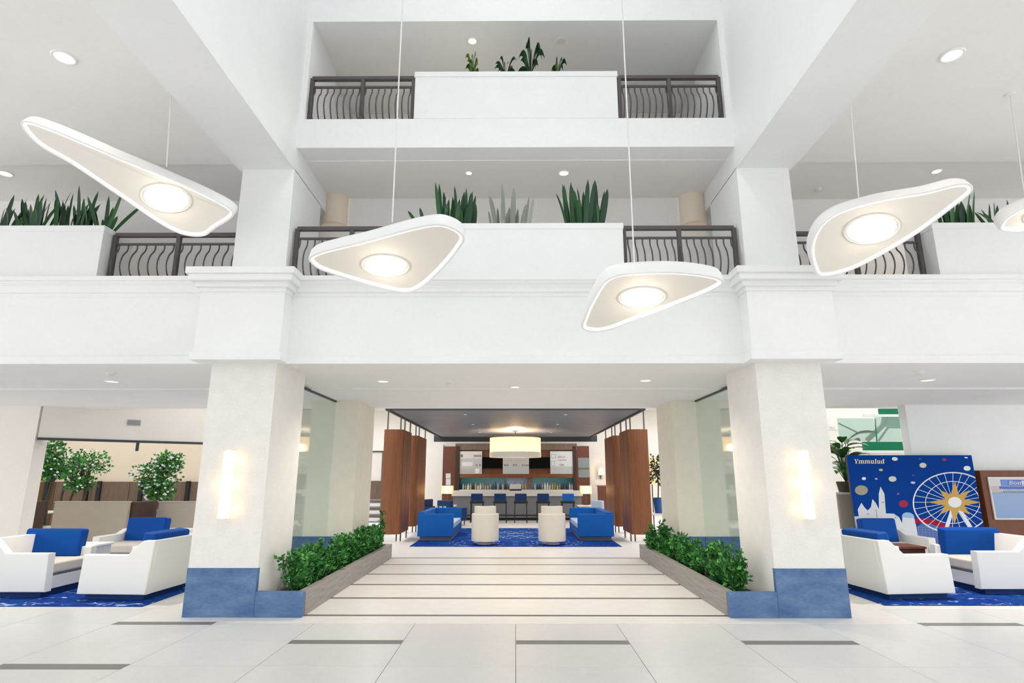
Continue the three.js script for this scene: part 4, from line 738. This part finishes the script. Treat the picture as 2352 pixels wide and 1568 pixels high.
{
  const t = thing('back_bar', 'brown wooden back bar wall with teal glazed display shelf', 'back bar', [0, 0, -DB - 0.2]);
  wp(t, 'side_panel', pb(1017, 1025, 1046, 1190, DB, 0.3), mat.woodRed); wp(t, 'side_panel', pb(1323, 1024, 1355, 1190, DB, 0.3), mat.woodRed);
  wp(t, 'post', pb(1045, 1024, 1055, 1190, DB - 0.12, 0.4), mat.woodDark); wp(t, 'post', pb(1317, 1024, 1325, 1190, DB - 0.12, 0.4), mat.woodDark);
  wp(t, 'back_panel', pb(1053, 1030, 1320, 1095, DB + 0.05, 0.25), mat.wood); wp(t, 'header', pb(1046, 1018, 1325, 1033, DB - 0.1, 0.38), mat.woodGrey); wp(t, 'shelf_beam', pb(1053, 1088, 1320, 1097, DB - 0.1, 0.35), mat.wood);
  wp(t, 'mullion', pb(1213, 1095, 1222, 1128, DB - 0.02, 0.3), mat.woodGrey);
  wp(t, 'display_glass', pb(1053, 1095, 1213, 1130, DB + 0.1, 0.05), mat.teal, 'teal glazed panel'); wp(t, 'display_glass', pb(1222, 1095, 1320, 1130, DB + 0.1, 0.05), mat.teal, 'teal glazed panel');
  wp(t, 'pale_panel', pb(1164, 1096, 1212, 1126, DB + 0.085, 0.02), mat.paleBlue, 'pale window in the teal panel');
  wp(t, 'ledge', pb(1053, 1124, 1320, 1129, DB - 0.1, 0.3), mat.potWhite);
  for (const [x0, y0, x1, y1] of [[1024, 1087, 1035, 1098], [1024, 1099, 1035, 1114]]) wp(t, 'notice', pb(x0, y0, x1, y1, DB - 0.01, 0.02), mat.potWhite, 'white paper notice');
  wp(t, 'glass_niche', pb(1328, 1051, 1354, 1096, DB - 0.01, 0.02), M({ color: 0x8d9693, roughness: 0.2 }), 'grey glazed niche');
  wp(t, 'niche_shelf', pb(1328, 1074, 1354, 1077, DB - 0.03, 0.05), mat.woodGrey);
}
for (const [x0, y0, x1, y1, w] of [[1107, 1049, 1155, 1076, 'beside the price list board'], [1215, 1049, 1264, 1076, 'beside the tall lettered board']]) {
  const t = thing('television', `black wall television ${w}`, 'television', [0, 0, 0]); const c = atD((x0 + x1) / 2, (y0 + y1) / 2, DB); t.position.set(c.x, c.y, -DB);
  wp(t, 'casing', pb(x0, y0, x1, y1, DB - 0.06, 0.1, 0.006), mat.black); wp(t, 'screen', pb(x0 + 1, y0 + 1, x1 - 1, y1 - 1, DB - 0.066, 0.006), mat.tv);
}
function board(px, label, draw) {
  const [x0, y0, x1, y1] = px, c = atD((x0 + x1) / 2, (y0 + y1) / 2, DB), a = atD(x0, (y0 + y1) / 2, DB - 0.08), b = atD(x1, (y0 + y1) / 2, DB - 0.08);
  const t = thing('menu_board', label, 'menu board', [c.x, c.y, -DB]);
  printed('print', null, a.x, b.x, atD(x0, y1, DB - 0.08).y, atD(x0, y0, DB - 0.08).y, -DB + 0.08, 0.1, M({ color: 0xffffff, roughness: 0.6, map: canvasTex(320, 320, draw) }), mat.potWhite, t);
}
const ink = (c, x, y, t, s, f = '#2b2b2b') => { c.fillStyle = f; c.font = `bold ${s}px serif`; c.fillText(t, x, y); };
board([1053, 1036, 1107, 1089], 'white shelf-like board beside the dark post of the back bar', (c, w, h) => { c.fillStyle = '#e9e4dc'; c.fillRect(0, 0, w, h); c.fillStyle = '#cdc9c3'; c.fillRect(0, 100, w, 220); c.fillStyle = '#f2f2f0'; for (let i = 0; i < 7; i++) c.fillRect(50 + i * 21, 150, 17, 56); c.fillStyle = '#b3aea6'; for (let i = 0; i < 24; i++) c.fillRect(8 + i * 9, 240, 4, 70); c.fillStyle = '#f6f6f4'; c.fillRect(230, 240, 54, 64); c.fillStyle = '#7a726a'; c.fillRect(28, 44, 30, 40); c.fillStyle = '#b09a8a'; c.fillRect(205, 50, 110, 30); ink(c, 232, 206, 'II', 36); ink(c, 282, 206, 'B', 36); });
board([1155, 1052, 1215, 1088], 'grey price list board between the two televisions', (c, w, h) => { c.fillStyle = '#d3d2cf'; c.fillRect(0, 0, w, h); c.fillStyle = '#bcbab6'; for (let i = 0; i < 8; i++) c.fillRect(30 + i * 34, 30, 8, 40); ink(c, 14, 160, '05', 52); ink(c, 120, 160, '12', 52); ink(c, 232, 160, 'IZIIB', 42); });
board([1264, 1036, 1316, 1090], 'tall white lettered board near the grey glazed niche', (c, w, h) => { c.fillStyle = '#e9e8e5'; c.fillRect(0, 0, w, h); c.fillStyle = '#c9cac8'; c.fillRect(0, 206, w, 114); ink(c, 110, 90, 'SDLO', 36, '#8a5a48'); ink(c, 110, 130, 'Lrrnilos', 28, '#7a6a60'); ink(c, 130, 198, 'Gfn', 34); c.strokeStyle = '#7a6a60'; c.lineWidth = 3; c.strokeRect(14, 46, 60, 44); c.strokeRect(14, 136, 52, 60); c.strokeStyle = '#a9a9a6'; c.strokeRect(250, 235, 60, 75); });
// bottles and glasses on the back bar ledge
{
  const prof = [[0, 0], [0.04, 0], [0.042, 0.02], [0.042, 0.16], [0.02, 0.2], [0.014, 0.22], [0.014, 0.28], [0, 0.28]].map(([x, y]) => new THREE.Vector2(x, y)), bg = plain(new THREE.LatheGeometry(prof, 12)), cg = cyl(0.016, 0.016, 0.03, 0, 0.29, 0, 10);
  const cols = [0xc9a46a, 0x3d2f26, 0xe8e3d8, 0x1b3f55, 0xb8bcc0, 0x6a4a2c].map((c) => M({ color: c, roughness: 0.25 })), names = ['amber', 'dark brown', 'cream', 'navy', 'silver', 'brown'], y = atD(1184, 1124, DB - 0.1).y;
  for (let i = 0; i < 46; i++) { const px = 1058 + i * 5.7; if (px > 1211 && px < 1224) continue; const k = Math.floor(rnd() * 6), p = atD(px, 1120, DB - 0.1); const t = thing('bottle', `${names[k]} bottle on the back bar ledge`, 'bottle', [p.x, y, -DB + rr(-0.06, 0.06)], { group: `${names[k]} bottles on the back bar` }); t.scale.set(1, rr(0.75, 1.25), 1); lp(t, 'glass', bg, cols[k]); lp(t, 'cap', cg, mat.black); }
  const pr = thing('till_printer', 'small white till printer standing on the bar counter', 'till', [atD(1184, 1120, 24.4).x, atD(1184, 1127, 24).y, -24.4]); lp(pr, 'body', bx(-0.22, 0.22, 0.05, 0.26, -0.14, 0.14, 0.02), mat.potWhite); lp(pr, 'base', bx(-0.24, 0.24, 0, 0.06, -0.16, 0.16), mat.black);
}
function stool(px, label, m = mat.navy) {
  const x = atD(px, 1150, 22.9).x, t = thing('bar_stool', label, 'bar stool', [x, 0, -22.9], { group: 'navy bar stools along the bar' });
  lp(t, 'seat', bx(-0.26, 0.26, 0.7, 0.79, -0.22, 0.22, 0.02), mat.black); lp(t, 'backrest', bx(-0.22, 0.22, 0.8, 1.06, 0.18, 0.23, 0.02), m);
  for (const a of [-0.23, 0.23]) for (const b of [-0.19, 0.19]) lp(t, 'leg', bar(V3(a, 0, b), V3(a * 0.95, 0.72, b * 0.95), 0.016), mat.black);
  for (const b of [-0.19, 0.19]) lp(t, 'foot_rest', bar(V3(-0.23, 0.26, b), V3(0.23, 0.26, b), 0.013), mat.black); for (const a of [-0.23, 0.23]) lp(t, 'side_rest', bar(V3(a, 0.26, -0.19), V3(a, 0.26, 0.19), 0.013), mat.black);
}
[[1096, 'navy bar stool at the paper notices end of the bar'], [1149, 'second navy bar stool from the paper notices'], [1196, 'third navy bar stool from the paper notices'], [1247, 'navy bar stool next to the brighter blue one']].forEach(([p, l]) => stool(p, l)); stool(1304, 'brighter blue bar stool at the lamp end of the bar', mat.sofaBlue);
// shaded table lamps at both bar ends
for (const [px, d, w] of [[1028, 23.2, 'by the white paper notices'], [1345, 23.2, 'below the grey glazed niche']]) {
  const c = atD(px, 1125, d), t = thing('table_lamp', `square amber-shaded lamp on a console ${w}`, 'lamp', [c.x, 0.62, -d]), k = thing('console_table', `small white console under the amber lamp ${w}`, 'table', [c.x, 0, -d]);
  lp(t, 'shade', bx(-0.22, 0.22, 0.42, 0.72, -0.16, 0.16, 0.01), mat.lampOn); lp(t, 'stem', cyl(0.02, 0.02, 0.42, 0, 0.21, 0, 10), mat.brass); lp(t, 'base', cyl(0.1, 0.1, 0.02, 0, 0.01, 0), mat.brass);
  const l = new THREE.PointLight(0xffc37a, 1.2, 0, 2); l.position.set(0, 0.57, 0.24); l.castShadow = true; t.add(l);
  lp(k, 'top', bx(-0.35, 0.35, 0.57, 0.62, -0.25, 0.25, 0.006), mat.potWhite); for (const x of [-0.3, 0.3]) for (const z of [-0.2, 0.2]) lp(k, 'leg', bx(x - 0.02, x + 0.02, 0, 0.57, z - 0.02, z + 0.02), mat.black);
}
// small armchairs near the bar ends
function lowChair(px, d, turn, m, label) {
  const x = atD(px, 1160, d).x, t = thing('lounge_chair', label, 'armchair', [x, 0, -d]); t.rotation.y = turn;
  lp(t, 'seat', bx(-0.36, 0.36, 0.16, 0.42, -0.34, 0.36, 0.03), m); lp(t, 'backrest', bx(-0.38, 0.38, 0.2, 0.86, -0.42, -0.3, 0.03), m); for (const s of [-1, 1]) lp(t, 'arm', bx(s * 0.38, s * 0.28, 0.16, 0.6, -0.34, 0.36, 0.025), m);
  for (const a of [-0.3, 0.3]) for (const b of [-0.3, 0.3]) lp(t, 'leg', cyl(0.018, 0.014, 0.17, a, 0.085, b, 8), mat.black);
}
lowChair(1000, 22.4, 1.2, mat.navy, 'navy lounge chair beside the amber lamp and paper notices'); lowChair(1040, 21.7, 2.4, mat.navy, 'navy lounge chair with its back to the sofa on the towel trolley side'); lowChair(1352, 21.5, -1.2, mat.paleBlue, 'pale blue lounge chair below the grey glazed niche');
{ const c = atD(1012, 1160, 20.75), t = thing('cup_table', 'small white round table with cups beside the navy lounge chairs', 'table', [c.x, 0, -20.75]); lp(t, 'top', cyl(0.3, 0.3, 0.03, 0, 0.55, 0), mat.potWhite); lp(t, 'stem', cyl(0.03, 0.03, 0.54, 0, 0.27, 0), mat.steel); lp(t, 'foot', cyl(0.18, 0.2, 0.02, 0, 0.01, 0), mat.steel);
  for (const x of [-0.15, 0, 0.15]) single('paper_cup', 'white paper cup on the small round table', 'cup', plain(new THREE.LatheGeometry([[0, 0], [0.035, 0], [0.048, 0.13], [0.044, 0.13], [0.032, 0.01], [0, 0.01]].map(([a, b]) => new THREE.Vector2(a, b)), 16).translate(c.x + x, 0.566, -20.75 + x * 0.4)), mat.potWhite, { group: 'paper cups on the small table' }); }
// wall pieces either side of the bar
struct('wall_bar_left', 'tall cream wall panel beside the bar on the towel trolley side', 'wall', pb(980, 1020, 1016, 1190, 26.1, 0.3), mat.cream);
{
  const t = thing('wall_lamp', 'small arched amber lamp on the cream wall right of the back bar'.replace('right of', 'beside'), 'lamp', [0, 0, 0]); const c = atD(1380, 1083, 26.3); t.position.set(c.x, c.y, -26.38);
  const sh = new THREE.Shape(); sh.moveTo(-0.11, -0.14); sh.lineTo(0.11, -0.14); sh.lineTo(0.11, 0.05); sh.absarc(0, 0.05, 0.11, 0, Math.PI, false); const g = new THREE.ExtrudeGeometry(sh, { depth: 0.09, bevelEnabled: false }); lp(t, 'shade', plain(g), mat.lampOn); lp(t, 'bracket', bx(-0.03, 0.03, -0.3, -0.13, 0, 0.03), mat.brass);
  const l = new THREE.PointLight(0xffc37a, 0.8, 0, 2); l.position.set(0, 0, 0.16); t.add(l);
  const p = thing('red_panel', 'reddish brown low wall panel under the arched amber lamp', 'wall panel', [atD(1385, 1130, 25.5).x, 0, -25.5]); wp(p, 'board', pb(1374, 1116, 1400, 1190, 25.5, 0.12, 0.006), mat.woodRed); wp(p, 'cap', pb(1372, 1114, 1402, 1117, 25.48, 0.16), mat.woodGrey);
}
{
  const d = 21, t = thing('brown_partition', 'grey brown partition with a slim post beyond the shelf trolley', 'partition', [atD(865, 1150, d).x, 0, -d]);
  wp(t, 'lower_panel', pb(840, 1104, 905, 1200, d, 0.08), mat.brownWall); wp(t, 'head_rail', pb(840, 1035, 905, 1038, d, 0.08), mat.darkEdge); wp(t, 'post', pb(874, 1038, 878, 1200, d - 0.02, 0.06), mat.brass); wp(t, 'upper_panel', pb(840, 1038, 905, 1104, d + 0.03, 0.03), mat.cream);
  const s = thing('shelf_trolley', 'low metal trolley stacked with white folded towels', 'trolley', [atD(861, 1180, 19).x, 0, -19]); for (const y of [0.3, 0.52, 0.74, 0.96]) lp(s, 'shelf', bx(-0.24, 0.24, y, y + 0.02, -0.2, 0.2), mat.steel); for (const x of [-0.23, 0.23]) for (const z of [-0.19, 0.19]) lp(s, 'upright', bx(x - 0.012, x + 0.012, 0.06, 1.1, z - 0.012, z + 0.012), mat.black); for (const x of [-0.2, 0.2]) for (const z of [-0.17, 0.17]) lp(s, 'caster', cyl(0.035, 0.035, 0.02, x, 0.035, z, 12).rotateZ(0), mat.black);
  for (const [y, w] of [[0.32, 'lowest'], [0.54, 'middle'], [0.76, 'topmost']]) single('folded_towel', `${w} white folded towel on the metal trolley`, 'towel', bx(s.position.x - 0.2, s.position.x + 0.2, y, y + 0.13, -19.16, -18.84, 0.03), mat.leather, { group: 'folded towels on the trolley' });
}
{
  const d = 19, c = atD(1496, 1080, d), t = thing('floor_lamp', 'tall amber drum floor lamp behind the wooden screen', 'lamp', [c.x, 0, -d]);
  const y0 = atD(1496, 1112, d).y, y1 = atD(1496, 1050, d).y; lp(t, 'shade', plain(new THREE.CylinderGeometry(0.22, 0.22, y1 - y0, 28, 1, true).translate(0, (y0 + y1) / 2, 0)), mat.lampOn); lp(t, 'pole', cyl(0.018, 0.018, y0 + 0.3, 0, (y0 + 0.3) / 2, 0, 10), mat.brass); lp(t, 'base', cyl(0.16, 0.16, 0.02, 0, 0.01, 0), mat.brass);
  const l = new THREE.PointLight(0xffc37a, 6, 0, 2); l.position.set(0, y0 - 0.05, 0.0); l.castShadow = true; t.add(l);
  const dp = 17.5, q = atD(1512, 1150, dp), k = thing('planter_stand', 'white ledge stand carrying the blue pot', 'stand', [q.x, 0, -dp]); const ly = atD(1512, 1178, dp).y; lp(k, 'top', bx(-0.4, 0.4, ly - 0.04, ly, -0.25, 0.25), mat.potWhite); for (const x of [-0.35, 0.35]) for (const z of [-0.2, 0.2]) lp(k, 'leg', bx(x - 0.02, x + 0.02, 0, ly - 0.04, z - 0.02, z + 0.02), mat.black);
  const p = thing('potted_tree', 'slender dark tree in a blue pot behind the planter', 'tree', [q.x, ly, -dp]); lp(p, 'pot', cyl(0.15, 0.11, 0.42, 0, 0.21, 0), mat.pot, 'blue tapered pot'); lp(p, 'soil', cyl(0.13, 0.13, 0.02, 0, 0.42, 0), mat.soil); lp(p, 'trunk', tube([[0, 0.4, 0], [0.02, 0.8, 0.02], [0, 1.2, 0]], 0.018, 8, 6), mat.bark);
  lp(p, 'foliage', leafCloud(420, () => { const v = V3(rr(-1, 1), rr(-1, 1), rr(-1, 1)).normalize().multiplyScalar(Math.pow(rnd(), 0.5)); return [V3(v.x * 0.34, 1.2 + v.y * 0.45, v.z * 0.34), v.clone()]; }, 0.08, [0x1d3a22, 0x2b4a2c, 0x16301b], 0.1), mat.leafV).userData.kind = 'stuff';
}
renderer.render(scene, camera);
